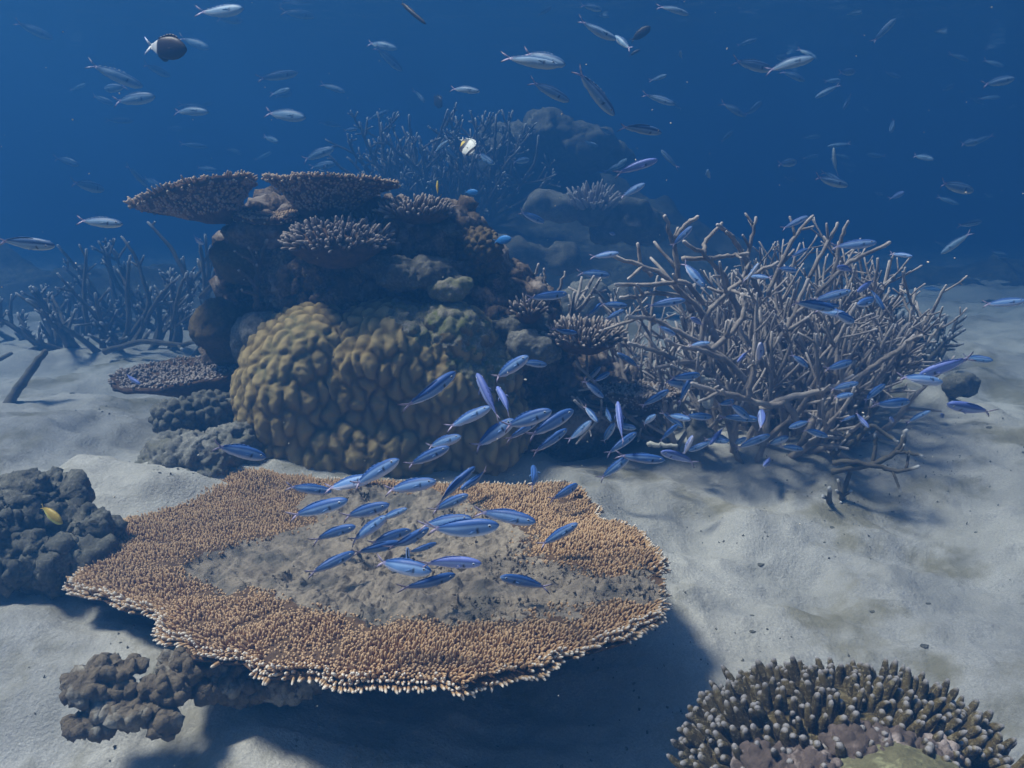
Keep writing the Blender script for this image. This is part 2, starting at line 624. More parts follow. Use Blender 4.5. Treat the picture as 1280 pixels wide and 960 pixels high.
OUT = [(88, 700), (98, 688), (120, 668), (150, 655), (165, 645), (195, 632), (215, 620), (230, 605), (262, 594), (290, 588), (330, 592), (380, 598), (440, 600), (480, 601),
       (560, 604), (640, 606), (690, 603), (712, 604), (730, 612), (738, 624), (752, 634), (748, 643), (757, 651), (775, 652), (792, 660), (806, 668), (815, 680), (832, 700), (824, 712),
       (833, 724), (833, 742), (827, 750), (824, 768), (800, 776), (786, 790), (760, 797), (736, 806), (700, 815), (677, 832), (640, 838), (610, 846), (590, 852), (575, 857), (556, 846), (536, 848),
       (500, 848), (470, 846), (440, 850), (412, 848), (402, 838), (372, 836), (340, 840), (322, 834), (302, 820), (272, 818), (240, 812), (229, 795), (205, 795), (196, 784),
       (203, 770), (190, 760), (160, 755), (128, 740), (92, 735), (84, 726), (100, 714)]
DEAD = [(232, 722), (228, 702), (258, 690), (330, 672), (395, 648), (372, 630), (380, 612), (480, 606), (545, 612), (585, 634), (640, 640), (660, 662), (664, 690), (700, 702), (745, 714), (826, 712),
        (838, 740), (812, 748), (760, 757), (712, 764), (650, 772), (560, 778), (480, 776), (420, 764), (345, 752), (305, 738), (275, 742)]
out_w = [tplane(*p)[:2] for p in OUT]
dead_w = [tplane(*p)[:2] for p in DEAD]
tc0 = tplane(470, 712)


def tz(x, y):
    return 0.47 + 0.05 * x + 0.02 * (y - 3)


def radial(poly, c, angs):
    res = []
    for a in angs:
        d = np.array((math.cos(a), math.sin(a)))
        best = 0
        for i in range(len(poly)):
            p = np.array(poly[i]) - c; q = np.array(poly[(i + 1) % len(poly)]) - c
            e = q - p
            den = d[0] * e[1] - d[1] * e[0]
            if abs(den) < 1e-12: continue
            tt = (p[0] * e[1] - p[1] * e[0]) / den
            s_ = (p[0] * d[1] - p[1] * d[0]) / den
            if tt > 0 and -1e-9 <= s_ <= 1 + 1e-9:
                best = max(best, tt)
        res.append(best)
    return np.array(res)


NA, NR = 760, 130
angs = np.linspace(0, 2 * math.pi, NA, endpoint=False)
rr = radial(out_w, tc0[:2], angs)
rr = rr + 0.008 * fbm(np.column_stack([np.cos(angs) * 14, np.sin(angs) * 14, angs * 0]), 3, 5)
ts = np.linspace(0.01, 1, NR)
TX = tc0[0] + ts[:, None] * rr[None] * np.cos(angs)[None]
TY = tc0[1] + ts[:, None] * rr[None] * np.sin(angs)[None]


def dead_mask(x, y):
    p = np.column_stack([np.ravel(x), np.ravel(y), np.zeros(np.size(x))])
    wob = 0.10 * fbm(p / 0.16, 4, 14, 0.62)
    ins = inpoly(np.ravel(x), np.ravel(y), dead_w)
    dd = polydist(np.ravel(x), np.ravel(y), dead_w) * np.where(ins, 1, -1) + wob
    return dd.reshape(np.shape(x))


DM = dead_mask(TX, TY)
p3 = np.column_stack([TX.ravel(), TY.ravel(), np.zeros(TX.size)])
dn = (0.024 * fbm(p3 / 0.30, 2, 1) + 0.016 * ridged(p3 / 0.15, 3, 2) + 0.034 * fbm(p3 / 0.04, 3, 3, 0.65)).reshape(TX.shape)
live_n = (0.022 * fbm(p3 / 0.35, 2, 1)).reshape(TX.shape)
dw = ss(-0.01, 0.03, DM)
TZ = tz(TX, TY) + dn * dw + live_n * (1 - dw) - 0.012 * dw
TZ = TZ - 0.025 * ss(0.9, 1.0, ts)[:, None]
top = np.column_stack([TX.ravel(), TY.ravel(), TZ.ravel()])
# underside: a cone down to the stalk
nb = 30
tb = np.linspace(1.0, 0.12, nb)
BXx = tc0[0] + tb[:, None] * rr[None] * np.cos(angs)[None]
BYy = tc0[1] + tb[:, None] * rr[None] * np.sin(angs)[None]
dep = 0.03 + 0.10 * (1 - tb) + 0.33 * ss(0.45, 0.10, tb)
BZz = tz(BXx, BYy) - dep[:, None] + (0.012 * fbm(np.column_stack([BXx.ravel(), BYy.ravel(), np.zeros(BXx.size)]) / 0.06, 2, 9)).reshape(BXx.shape)
bot = np.column_stack([BXx.ravel(), BYy.ravel(), BZz.ravel()])
table = thing('table_coral', 'huge brown table coral with a grey dead centre spread low over the sand', 'table coral', (tc0[0], tc0[1], Hs(tc0[0], tc0[1])))
V = np.vstack([top, bot])
Fc = gridfaces(NR + nb, NA, True)
Fc.append(tuple(range(NA))[::-1])
Fc = [f[::-1] for f in Fc]
# split the plate in live plate + dead patch by material
fi = np.array([f[0] for f in Fc])
deadv = np.concatenate([(DM.ravel() > 0), np.zeros(len(bot), bool)])
q = np.array([f if len(f) == 4 else f[:4] for f in Fc])
isdead = deadv[q].sum(1) >= 2


def submesh(V, Fc, sel):
    used = sorted({i for f, s in zip(Fc, sel) if s for i in f})
    mp = {o: n for n, o in enumerate(used)}
    return V[used], [tuple(mp[i] for i in f) for f, s in zip(Fc, sel) if s]


v, f = submesh(V, Fc, ~isdead)
mesh('plate', v, f, M_PLATE, table)
v, f = submesh(V, Fc, isdead)
props(mesh('dead_patch', v, f, M_DEAD, table), 'bare grey dead centre crusted with sediment')
# short dead stubs and crumbs on the bare middle
nst = 9000
ia = RNG.integers(0, NA, nst); ir = (np.sqrt(RNG.uniform(0, 1, nst)) * (NR - 1)).astype(int)
ok = (DM[ir, ia] > -0.02) & (fbm(np.column_stack([TX[ir, ia], TY[ir, ia], 0 * ir]) / 0.14, 3, 77) + 0.5 * (TX[ir, ia] - tc0[0] - 0.25) > 0.06)
ia, ir = ia[ok], ir[ok]
sx, sy, sz = TX[ir, ia], TY[ir, ia], TZ[ir, ia]
fv, ff, ft = fingers(np.column_stack([sx, sy, sz - .004]), np.column_stack([RNG.normal(0, .5, len(sx)), RNG.normal(0, .5, len(sx)), np.ones(len(sx))]), RNG.uniform(.006, .018, len(sx)), RNG.uniform(.003, .008, len(sx)), 5, jit=.35, seed=55)
props(mesh('dead_stubs', fv, ff, M_DEAD, table, attrs={'tip': ft}, static=False), kind='stuff')
# stalk
stv, stf = blobmesh([((tc0[0] - .05, tc0[1] + .1, 0.12), (0.26, 0.28, 0.22)), ((tc0[0] + 0.1, tc0[1] + .35, 0.12), (0.34, 0.34, 0.22))], 0.025)
mesh('stalk', rough(stv, stf, [('f', 0.2, 0.06), ('r', 0.08, 0.02)], 4), stf, M_ROCK, table)
# live branchlets
sp = 0.0118
xs, ys = np.meshgrid(np.arange(-2.0, 1.0, sp), np.arange(2.0, 4.6, sp * 0.87), indexing='ij')
xs = xs + (np.arange(xs.shape[1])[None] % 2) * sp / 2
xs = (xs + RNG.uniform(-.3, .3, xs.shape) * sp).ravel(); ys = (ys + RNG.uniform(-.3, .3, ys.shape) * sp).ravel()
ins = inpoly(xs, ys, out_w)
xs, ys = xs[ins], ys[ins]
dmm = dead_mask(xs, ys)
pp = np.column_stack([xs, ys, 0 * xs])
patch = fbm(pp / 0.16, 3, 44)
aa_ = np.arctan2(ys - tc0[1], xs - tc0[0]); rr_ = np.hypot(xs - tc0[0], ys - tc0[1])
rows_ = fbm(np.column_stack([aa_ * 26, rr_ * 5, 0 * aa_]), 2, 19)
keep = (dmm + RNG.uniform(-.045, .045, dmm.shape) < 0.0) & (patch > -0.85) & (rows_ + RNG.uniform(-.25, .25, aa_.shape) > -0.62)
xs, ys, dmm, pp, rows_ = xs[keep], ys[keep], dmm[keep], pp[keep], rows_[keep]
fadein = ss(0.04, -0.10, dmm)
edge = polydist(xs, ys, out_w)
rad_d = np.column_stack([xs - tc0[0], ys - tc0[1]])
rad_d /= np.linalg.norm(rad_d, axis=1)[:, None]
lean = 0.25 + 0.9 * ss(0.10, 0.0, edge)
D = np.column_stack([rad_d * lean[:, None], np.ones(len(xs))]) + RNG.normal(0, .16, (len(xs), 3))
zz = tz(xs, ys) + 0.022 * fbm(pp / 0.35, 2, 1) - 0.008
Lf = (0.021 + 0.010 * vnoise(pp / 0.12, 3) + 0.010 * rows_ + RNG.uniform(-.005, .006, len(xs))) * (0.45 + 0.55 * fadein)
Lf = np.maximum(Lf, 0.006)
Rf = RNG.uniform(0.0042, 0.0060, len(xs))
rim = edge < 0.006
fv, ff, ft = fingers(np.column_stack([xs, ys, zz])[~rim], D[~rim], Lf[~rim], Rf[~rim], 5, seed=3)
o = mesh('branchlets', fv, ff, M_TABLE, table, attrs={'tip': ft}, static=False)
props(o, kind='stuff')
# pale growing rim: two rows all round the live edge
per = np.concatenate([np.array(out_w), np.array(out_w[:1])])
seg = np.linalg.norm(np.diff(per, axis=0), axis=1)
cs = np.concatenate([[0], np.cumsum(seg)])
rp, rdx, rzz = [], [], []
for row in range(3):
    for s_ in np.arange(0, cs[-1], 0.0095):
        k = min(np.searchsorted(cs, s_ + 1e-9) - 1, len(seg) - 1)
        a = (s_ - cs[k]) / seg[k]
        q2 = per[k] * (1 - a) + per[k + 1] * a
        d2 = q2 - tc0[:2]; d2 /= np.linalg.norm(d2)
        q2 = q2 - d2 * (0.002 + 0.010 * row) + RNG.uniform(-.004, .004, 2)
        if vnoise(np.array([[q2[0] / .09, q2[1] / .09, row * 9.0]]), 71)[0] < -0.25 + .3 * RNG.uniform(-1, 1): continue
        if dead_mask(np.array([q2[0]]), np.array([q2[1]]))[0] > 0 and RNG.uniform() < .9: continue
        rp.append((q2[0], q2[1], tz(*q2) - 0.027 + 0.011 * row)); rdx.append((d2[0], d2[1], 0.05 + 0.45 * row))
rp, rdx = np.array(rp), np.array(rdx) + RNG.normal(0, .2, (len(rp), 3))
fv, ff, ft = fingers(rp, rdx, RNG.uniform(.016, .030, len(rp)), RNG.uniform(.0046, .0064, len(rp)), 5, seed=8)
o = mesh('rim_branchlets', fv, ff, M_TABLERIM, table, attrs={'tip': ft}, static=False)
props(o, 'white-tipped growing edge', kind='stuff')

# ------------------------------------------------------------------ the reef outcrop (bommie)


def B(px, py, d, rx, rz=None, ry=None):
    rz = rz or rx
    return (P(px, py, d), (M(rx, d), M(ry or (rx + rz) / 2, d), M(rz, d)))


GRP_ROCK = 'boulders and outcrops of the reef'
bl = [B(425, 352, 5.15, 88, 66), B(500, 335, 5.25, 92, 50), B(560, 352, 5.2, 60, 52), B(590, 420, 5.2, 85), B(650, 462, 5.2, 62, 50), B(700, 482, 5.2, 60, 45), B(745, 500, 5.25, 50, 38),
      B(368, 350, 5.0, 30, 48), B(620, 520, 5.15, 85, 70), B(690, 545, 5.4, 60, 55), B(560, 290, 5.15, 34, 22), B(480, 300, 5.25, 60, 40), B(400, 300, 5.35, 60, 40), B(345, 290, 5.3, 48, 34), B(330, 330, 5.4, 40, 60),
      B(450, 450, 5.4, 150, 100), B(340, 440, 5.4, 70, 80), B(420, 560, 5.3, 160, 70), B(600, 580, 5.3, 120, 60), B(330, 520, 5.5, 60, 90), B(520, 300, 5.0, 40, 20), B(640, 400, 5.3, 50, 40)]
v, f = blobmesh(bl, 0.017)
v = rough(v, f, [('f', 0.42, 0.09), ('r', 0.19, 0.075), ('f', 0.09, 0.05), ('k', 0.085, 0.040), ('r', 0.06, 0.022), ('f', 0.035, 0.014)], 3)
v = v[:]
props(mesh('reef_rock', v, f, M_ROCK, origin=P(500, 600, 5.2)), 'tall dark craggy rock outcrop carrying the corals behind the lobed boulder coral', 'reef rock', GRP_ROCK)

# big lobed boulder coral
por = thing('boulder_coral', 'big golden brown lobed boulder coral with bulging ridges behind the table coral', 'boulder coral', P(470, 605, 4.6))
bl = [B(375, 505, 4.72, 82, 112, 80), B(395, 445, 4.75, 72, 58, 70), B(490, 470, 4.75, 92, 92, 90), B(540, 480, 4.8, 95, 80, 90), B(590, 530, 4.85, 72, 85, 80), B(450, 552, 4.76, 150, 75, 90), B(600, 590, 4.85, 62, 60), B(340, 560, 4.72, 48, 60), B(565, 425, 4.72, 52, 46, 50), B(605, 465, 4.76, 44, 40, 45)]
v, f = blobmesh(bl, 0.0105)
v = smooth_v(v, f, 3)


def gauss(V, c, r):
    return np.exp(-((V - c) ** 2).sum(1) / (r * r))


N = normals(v, f)
v = v + N * (-0.13 * gauss(v, P(470, 515, 4.3), 0.22) - 0.07 * gauss(v, P(432, 400, 4.45), 0.09) - 0.05 * gauss(v, P(420, 470, 4.3), 0.08))[:, None]
N = normals(v, f)
v = v + N * (0.035 * fbm(v / 0.28, 2, 5))[:, None]
N = normals(v, f)
wv = v + 0.022 * np.column_stack([vnoise(v / 0.06, 1), vnoise(v / 0.06, 2), vnoise(v / 0.06, 3)])
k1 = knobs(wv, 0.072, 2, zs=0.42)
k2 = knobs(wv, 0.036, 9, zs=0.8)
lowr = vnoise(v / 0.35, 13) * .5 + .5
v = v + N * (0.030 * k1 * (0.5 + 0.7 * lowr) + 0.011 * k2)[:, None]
v = smooth_v(v, f, 1)
# encrusted shoulder at the top right
cp = np.array([P(545, 400, 4.55), P(585, 430, 4.55), P(625, 470, 4.6), P(565, 415, 4.6), P(525, 388, 4.6), P(605, 450, 4.6)])
dcr = np.min(np.linalg.norm(v[:, None] - cp[None], axis=2), axis=1) + 0.05 * fbm(v / 0.09, 2, 6)
upn = normals(v, f)[:, 2]
crust = (dcr < 0.17) & (upn > 0.05)
cr_f = np.array([crust[list(q)].sum() >= 3 for q in f])
v = v + normals(v, f) * (np.where(crust, 0.020 * fbm(v / 0.04, 3, 7), 0))[:, None]
vv, fv_ = submesh(v, f, ~cr_f)
used = sorted({i for q, s in zip(f, ~cr_f) if s for i in q})
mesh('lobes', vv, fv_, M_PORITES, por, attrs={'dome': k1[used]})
vv, fv_ = submesh(v, f, cr_f)
props(mesh('crust', vv, fv_, M_CRUST, por), 'grey green algae crust on the upper shoulder')


def rock(name, label, cat, blobs, mat_, voxel, amps, seed, base=None, group=GRP_ROCK):
    v, f = blobmesh(blobs, voxel)
    v = rough(v, f, amps + [('f', voxel * 4.5, voxel * 1.1)], seed)
    lo = v[np.argmin(v[:, 2])]
    return props(mesh(name, v, f, mat_, origin=base if base is not None else (v[:, 0].mean(), v[:, 1].mean(), lo[2])), label, cat, group)


rock('boulder_coral', 'round dark brown coral knob jutting out under the upper plate coral', 'boulder coral', [B(298, 326, 5.0, 35, 28), B(320, 320, 5.1, 30, 26)], M_BROWN, 0.015, [('f', 0.15, .03), ('f', 0.03, .008)], 21)
rock('boulder_coral', 'rounded brown coral boulder with sunlit top between plate coral and grey knob', 'boulder coral', [B(272, 408, 5.0, 32, 34), B(285, 425, 5.05, 30, 36)], M_BROWN, 0.014, [('f', 0.15, .035), ('k', 0.035, .008), ('f', 0.03, .006)], 25)
rock('rock', 'pale grey pitted knob leaning on the left shoulder of the lobed coral', 'rock', [B(322, 415, 4.75, 20, 24), B(305, 425, 4.85, 16, 28), B(335, 402, 4.8, 16, 14)], M_GREY, 0.011, [('f', 0.08, .02), ('r', 0.04, .01)], 29)
rock('rock', 'brown craggy lump on top of the outcrop under the two upper plates', 'rock', [B(330, 290, 4.95, 40, 20), B(365, 296, 5.0, 34, 22), B(300, 293, 5.0, 22, 14)], M_ROCK, 0.013, [('f', 0.12, .04), ('r', 0.05, .012)], 33)
rock('rock', 'mossy ledge sticking out at the top right of the outcrop', 'rock', [B(545, 287, 4.95, 34, 12), B(570, 290, 4.98, 22, 12), B(520, 283, 5.0, 26, 13)], M_DARKGREY, 0.012, [('f', 0.1, .03), ('r', 0.04, .01)], 37)
rock('rock', 'rough rubble covered shelf across the middle of the outcrop', 'rock', [B(500, 345, 4.72, 34, 20), B(535, 342, 4.75, 36, 20), B(480, 332, 4.8, 30, 14), B(555, 355, 4.75, 26, 16)], M_DARKGREY, 0.012, [('f', 0.1, .035), ('r', 0.045, .016), ('f', 0.02, .006)], 41)
rock('rock', 'small greenish rounded knob on the shaded face of the outcrop', 'rock', [B(562, 362, 4.68, 26, 15), B(578, 355, 4.66, 14, 8)], M_CRUST, 0.010, [('f', 0.07, .02), ('r', 0.03, .006)], 45)
rock('rock', 'grey crusted knob with a pale end low on the right slope of the outcrop', 'rock', [B(655, 430, 4.7, 22, 18), B(675, 436, 4.68, 22, 16), B(690, 443, 4.68, 12, 12)], M_GREY, 0.010, [('f', 0.08, .022), ('r', 0.035, .010)], 49)
rock('rock', 'small dark rounded knob on the right slope above the grey crusted knob', 'rock', [B(620, 405, 4.8, 24, 14), B(645, 412, 4.8, 28, 18), B(665, 405, 4.85, 24, 16)], M_DARKGREY, 0.011, [('f', 0.08, .025), ('r', 0.035, .010)], 53)
rock('rock', 'shaded rough block at the foot of the outcrop under the small shelf coral', 'rock', [B(730, 520, 5.0, 60, 34), B(780, 520, 5.1, 45, 28), B(700, 560, 5.1, 45, 40)], M_ROCK, 0.016, [('f', 0.14, .05), ('r', 0.06, .02)], 57)

# knobbly dark coral on the right shoulder of the outcrop
v, f = blobmesh([B(605, 308, 4.9, 22, 20), B(590, 300, 4.95, 16, 14), B(612, 325, 4.92, 14, 16), B(595, 325, 5.0, 24, 30)], 0.008)
v = rough(v, f, [('f', 0.1, .02), ('k', 0.04, .026)], 61)
props(mesh('cauliflower_coral', v, f, M_BROWN, origin=P(600, 345, 4.95)), 'dark knobbly cauliflower coral on the right shoulder of the outcrop', 'coral', 'knobbly corals on the reef')

# knobbly coral + grey rock left of the lobed coral
v, f = blobmesh([B(222, 522, 4.55, 28, 22), B(262, 510, 4.6, 28, 18), B(282, 520, 4.65, 20, 26), B(235, 540, 4.6, 26, 16)], 0.008)
v = rough(v, f, [('f', 0.1, .02), ('k', 0.048, .032), ('f', .02, .003)], 67)
props(mesh('cauliflower_coral', v, f, M_DARKGREY, origin=P(245, 550, 4.6)), 'grey knobbly cauliflower coral on top of the grey rock left of the lobed coral', 'coral', 'knobbly corals on the reef')
rock('rock', 'broad grey creased rock between the lobed coral and the pale sand', 'rock', [B(245, 583, 4.30, 62, 42), B(210, 598, 4.25, 36, 34), B(285, 570, 4.40, 40, 40), B(200, 622, 4.2, 22, 18), B(260, 625, 4.25, 60, 25)], M_GREY, 0.0085, [('f', 0.16, .04), ('r', 0.10, .05), ('r', 0.045, .018), ('f', 0.02, .009)], 71)
rock('rock', 'large dark lumpy rock at the left edge beside the table coral', 'rock', [B(50, 642, 3.4, 52, 34), B(10, 662, 3.35, 56, 40), B(108, 668, 3.35, 36, 22), B(60, 696, 3.25, 70, 28), B(-30, 670, 3.4, 60, 46), B(134, 662, 3.4, 16, 12)], M_DARKGREY, 0.0085, [('f', 0.2, .06), ('r', 0.12, .065), ('k', 0.032, .018), ('r', 0.05, .020), ('f', 0.02, .010)], 75)
rock('rock', 'low brown clump of dead knobbly coral half buried under the table rim', 'rock', [B(235, 832, 2.55, 34, 12), B(150, 835, 2.48, 34, 9), B(115, 858, 2.45, 26, 12), B(150, 862, 2.44, 22, 9), B(205, 862, 2.45, 30, 12), B(165, 885, 2.42, 50, 7), B(110, 905, 2.40, 36, 6), B(205, 905, 2.38, 16, 11), B(262, 852, 2.55, 44, 16), B(330, 845, 2.65, 70, 26), B(95, 852, 2.46, 10, 13)],
     M_RUBBLE, 0.0065, [('f', 0.10, .035), ('k', 0.032, .018), ('r', 0.06, .018), ('f', 0.02, .009)], 79)
rock('rock', 'dark square block of rock alone on the far sand right of the thicket', 'rock', [B(1195, 482, 5.8, 18, 15), B(1208, 482, 5.85, 16, 16)], M_DARKGREY, 0.016, [('f', 0.1, .02), ('r', 0.05, .01)], 83)
# pale pieces in the shade under the thicket
rock('pale_rock', 'pale slanted slab tilted beneath the staghorn branches', 'rock', [B(880, 474, 4.62, 16, 5), B(890, 482, 4.64, 10, 5)], M_PALE, 0.008, [('f', 0.06, .01)], 87, group='pale pieces of dead coral')
rock('pale_rock', 'small upright pale chip under the staghorn thicket beside the slab', 'rock', [B(885, 502, 4.5, 7, 10)], M_PALE, 0.006, [('f', 0.04, .006)], 89, group='pale pieces of dead coral')
rock('pale_rock', 'pale cone shaped stone at the foot of the staghorn thicket', 'rock', [B(875, 545, 4.6, 18, 14), B(873, 532, 4.6, 9, 12)], M_GREY, 0.010, [('f', 0.06, .02)], 93, group='pale pieces of dead coral')
rock('pale_rock', 'pale flat slab lying on sand at the right end of the thicket', 'rock', [B(1052, 550, 4.7, 26, 10), B(1040, 556, 4.7, 18, 8)], M_GREY, 0.011, [('f', 0.07, .02)], 95, group='pale pieces of dead coral')
rock('pale_rock', 'bright broken chunk seen through gaps on the right of the thicket', 'rock', [B(1085, 438, 5.6, 14, 12), B(1094, 430, 5.6, 12, 6)], M_PALE, 0.012, [('f', 0.07, .02)], 97, group='pale pieces of dead coral')
rock('boulder_coral', 'pale round boulder coral behind the staghorn branches beyond the outcrop', 'boulder coral', [B(735, 375, 7.4, 30, 28), B(715, 385, 7.4, 30, 24), B(765, 372, 7.6, 26, 18)], M_GREY, 0.03, [('f', 0.2, .04), ('r', 0.1, .02)], 99)
# hazy corals on the far slope
rock('boulder_coral', 'hazy smooth dome of boulder coral on the far reef slope', 'boulder coral', [B(692, 258, 10.3, 36, 22), B(672, 262, 10.4, 20, 20), B(715, 262, 10.3, 24, 18)], M_GREY, 0.045, [('f', 0.3, .08)], 103)
rock('boulder_coral', 'hazy wide mound of boulder coral beyond the staghorn, beside the smooth dome', 'boulder coral', [B(782, 275, 10.4, 36, 30), B(758, 282, 10.5, 24, 22), B(810, 285, 10.4, 24, 20)], M_DARKGREY, 0.05, [('f', 0.3, .10), ('r', .2, .06)], 107)
rock('boulder_coral', 'hazy low knoll of coral on the far slope above the pale boulder', 'boulder coral', [B(655, 320, 9.4, 34, 18), B(690, 322, 9.4, 30, 18), B(630, 312, 9.5, 20, 14)], M_DARKGREY, 0.045, [('f', 0.3, .10), ('r', .2, .06)], 109)
rock('boulder_coral', 'hazy crest of coral at the top of the far slope', 'boulder coral', [B(685, 165, 13, 50, 20), B(640, 180, 13, 40, 24), B(735, 190, 13, 50, 24)], M_DARKGREY, 0.06, [('f', 0.4, .2), ('r', .2, .10)], 111)


# ------------------------------------------------------------------ plate and clump corals with fingers
def vase(name, label, cat, cen, ax, ay, tilt_x, tilt_y, foot, foot_r, thick, fl, fr, sp, mplate, mfing, seed, group=None, wob=0.10, irregular=None, both=True, lean0=0.3, ex=1.15):
    """a plate coral: irregular rim ellipse, top sheet and a cone below down to its foot; branchlets above and on the rim"""
    rs = np.random.RandomState(seed)
    nA, nT = 120, 22
    an = np.linspace(0, 2 * math.pi, nA, endpoint=False)
    wb = 1 + wob * fbm(np.column_stack([np.cos(an) * 1.7, np.sin(an) * 1.7, an * 0 + seed]), 3, seed) * 2

    def pos(a, t_, z):
        i = np.interp(a, np.append(an, 2 * math.pi), np.append(wb, wb[0]))
        x = ax * t_ * i * np.cos(a); y = ay * t_ * i * np.sin(a)
        zz = x * tilt_x + y * tilt_y + z + 0.06 * ax * fbm(np.column_stack([x, y, 0 * x]) / (0.5 * ax), 2, seed)
        return np.column_stack([cen[0] + x, cen[1] + y, cen[2] + zz])
    rows = []
    for t_ in np.linspace(0.03, 1, nT):
        rows.append(pos(an, np.full(nA, t_), np.full(nA, -0.10 * ax * (1 - t_ ** 2))))
    foot = np.array(foot)
    rimrow = rows[-1]
    fc = np.column_stack([foot[0] + foot_r * np.cos(an), foot[1] + foot_r * np.sin(an), np.full(nA, foot[2])])
    for s_ in np.linspace(0.0, 1, 16):
        k = s_ ** 0.75
        row = rimrow * (1 - k) + fc * k
        row[:, 2] = (rimrow[:, 2] - thick) * (1 - s_ ** ex) + fc[:, 2] * s_ ** ex
        rows.append(row)
    V = np.concatenate(rows)
    nR = len(rows)
    Fc = gridfaces(nR, nA, True)
    Fc.append(tuple(range(nA))[::-1]); Fc.append(tuple((nR - 1) * nA + i for i in range(nA)))
    Fc = [f_[::-1] for f_ in Fc]
    Vr = V + normals(V, [q_ if len(q_) == 4 else q_[:4] for q_ in Fc]) * (0.010 * fbm(V / 0.05, 2, seed))[:, None]
    th = thing(name, label, cat, foot, group)
    mesh('plate', Vr, Fc, mplate, th)
    # branchlets
    n = int(math.pi * ax * ay / (sp * sp))
    a = rs.uniform(0, 2 * math.pi, n); t_ = np.sqrt(rs.uniform(0.0, 1, n)) * 0.99
    Pt = pos(a, t_, -0.10 * ax * (1 - t_ ** 2)) - np.array((0, 0, fl * 0.25))
    rd = np.column_stack([np.cos(a) * ax, np.sin(a) * ay]); rd /= np.linalg.norm(rd, axis=1)[:, None]
    nrm = np.array((-tilt_x, -tilt_y, 1.0)); nrm /= np.linalg.norm(nrm)
    ln = lean0 * t_ + 0.9 * ss(0.85, 1.0, t_)
    D = nrm[None] + np.column_stack([rd, np.zeros(n)]) * ln[:, None] + rs.normal(0, .15, (n, 3))
    groups = [(Pt, D)]
    if both:   # short branchlets on the outside of the cone near the rim
        m_ = int(n * 0.9)
        a = rs.uniform(0, 2 * math.pi, m_); s_ = rs.uniform(0, 0.75, m_) ** 1.2
        rim_ = pos(a, np.ones(m_), np.zeros(m_))
        k = s_ ** 0.75
        ft_ = np.column_stack([foot[0] + foot_r * np.cos(a), foot[1] + foot_r * np.sin(a), np.full(m_, foot[2])])
        Q = rim_ * (1 - k)[:, None] + ft_ * k[:, None]
        Q[:, 2] = (rim_[:, 2] - thick) * (1 - s_ ** ex) + ft_[:, 2] * s_ ** ex
        rd = np.column_stack([np.cos(a), np.sin(a), np.full(m_, 0.5)])
        groups.append((Q, rd + rs.normal(0, .15, (m_, 3))))
    Pt = np.concatenate([g[0] for g in groups]); D = np.concatenate([g[1] for g in groups])
    sc = np.concatenate([np.ones(n), np.full(len(Pt) - n, 0.6)])
    fv, ff, ft = fingers(Pt, D, fl * sc * rs.uniform(.7, 1.25, len(Pt)), fr * rs.uniform(.8, 1.15, len(Pt)), 5, seed=seed)
    o = mesh('branchlets', fv, ff, mfing, th, attrs={'tip': ft}, static=False)
    props(o, kind='stuff')
    return th


def clump(name, label, cat, cen, ax, ay, az, n, fl, fr, mbase, mfing, seed, group=None, low=-0.1, up=0.6, parts=0, sides=6, jit=0.12, flat=1.0):
    """a bushy clump: a low dome set with upright fingers"""
    rs = np.random.RandomState(seed)
    th = thing(name, label, cat, (cen[0], cen[1], cen[2] - az * 0.4), group)
    v, f = blobmesh([(cen, (ax, ay, az)), (np.array(cen) - (0, 0, az * 0.5), (ax * 0.75, ay * 0.75, az * 0.8))], max(0.008, ax * 0.06))
    v = rough(v, f, [('f', ax * 0.5, ax * 0.08), ('f', ax * .12, ax * .03)], seed)
    mesh('base', v, f, mbase, th)
    # evenly spread directions
    i = np.arange(n) + 0.5
    cosp = 1 - i / n * (1 - low)
    ph = i * math.pi * (1 + 5 ** 0.5)
    d = np.column_stack([np.cos(ph) * np.sqrt(1 - cosp ** 2), np.sin(ph) * np.sqrt(1 - cosp ** 2), cosp]) + rs.normal(0, .05, (n, 3))
    Pt = np.array(cen) + d * np.array((ax, ay, az)) * 0.95
    D = d * np.array((1, 1, 0.8)) + np.array((0, 0, up)) + rs.normal(0, .12, (n, 3))
    Lr = fl * rs.uniform(.6, 1.25, n); Rr = fr * rs.uniform(.8, 1.2, n)
    if parts:
        order = np.argsort(Pt[:, 1] - 0.5 * Pt[:, 2])
        near, far = order[:parts], order[parts:]
        for k in near:
            fv, ff, ft = fingers(Pt[k:k + 1], D[k:k + 1], Lr[k:k + 1], Rr[k:k + 1], 9, prof=((0, 1), (.25, 1.02), (.5, .98), (.72, .9), (.86, .76), (.95, .5)), jit=.10, seed=int(k))
            mesh('finger', fv, ff, mfing, th, attrs={'tip': ft}, static=False)
        sel = far
    else:
        sel = np.arange(n)
    if len(sel):
        fv, ff, ft = fingers(Pt[sel], D[sel], Lr[sel], Rr[sel], sides, jit=jit, seed=seed)
        props(mesh('branchlets', fv, ff, mfing, th, attrs={'tip': ft}, static=False), kind='stuff')
    return th


GP = 'plate corals on the reef'
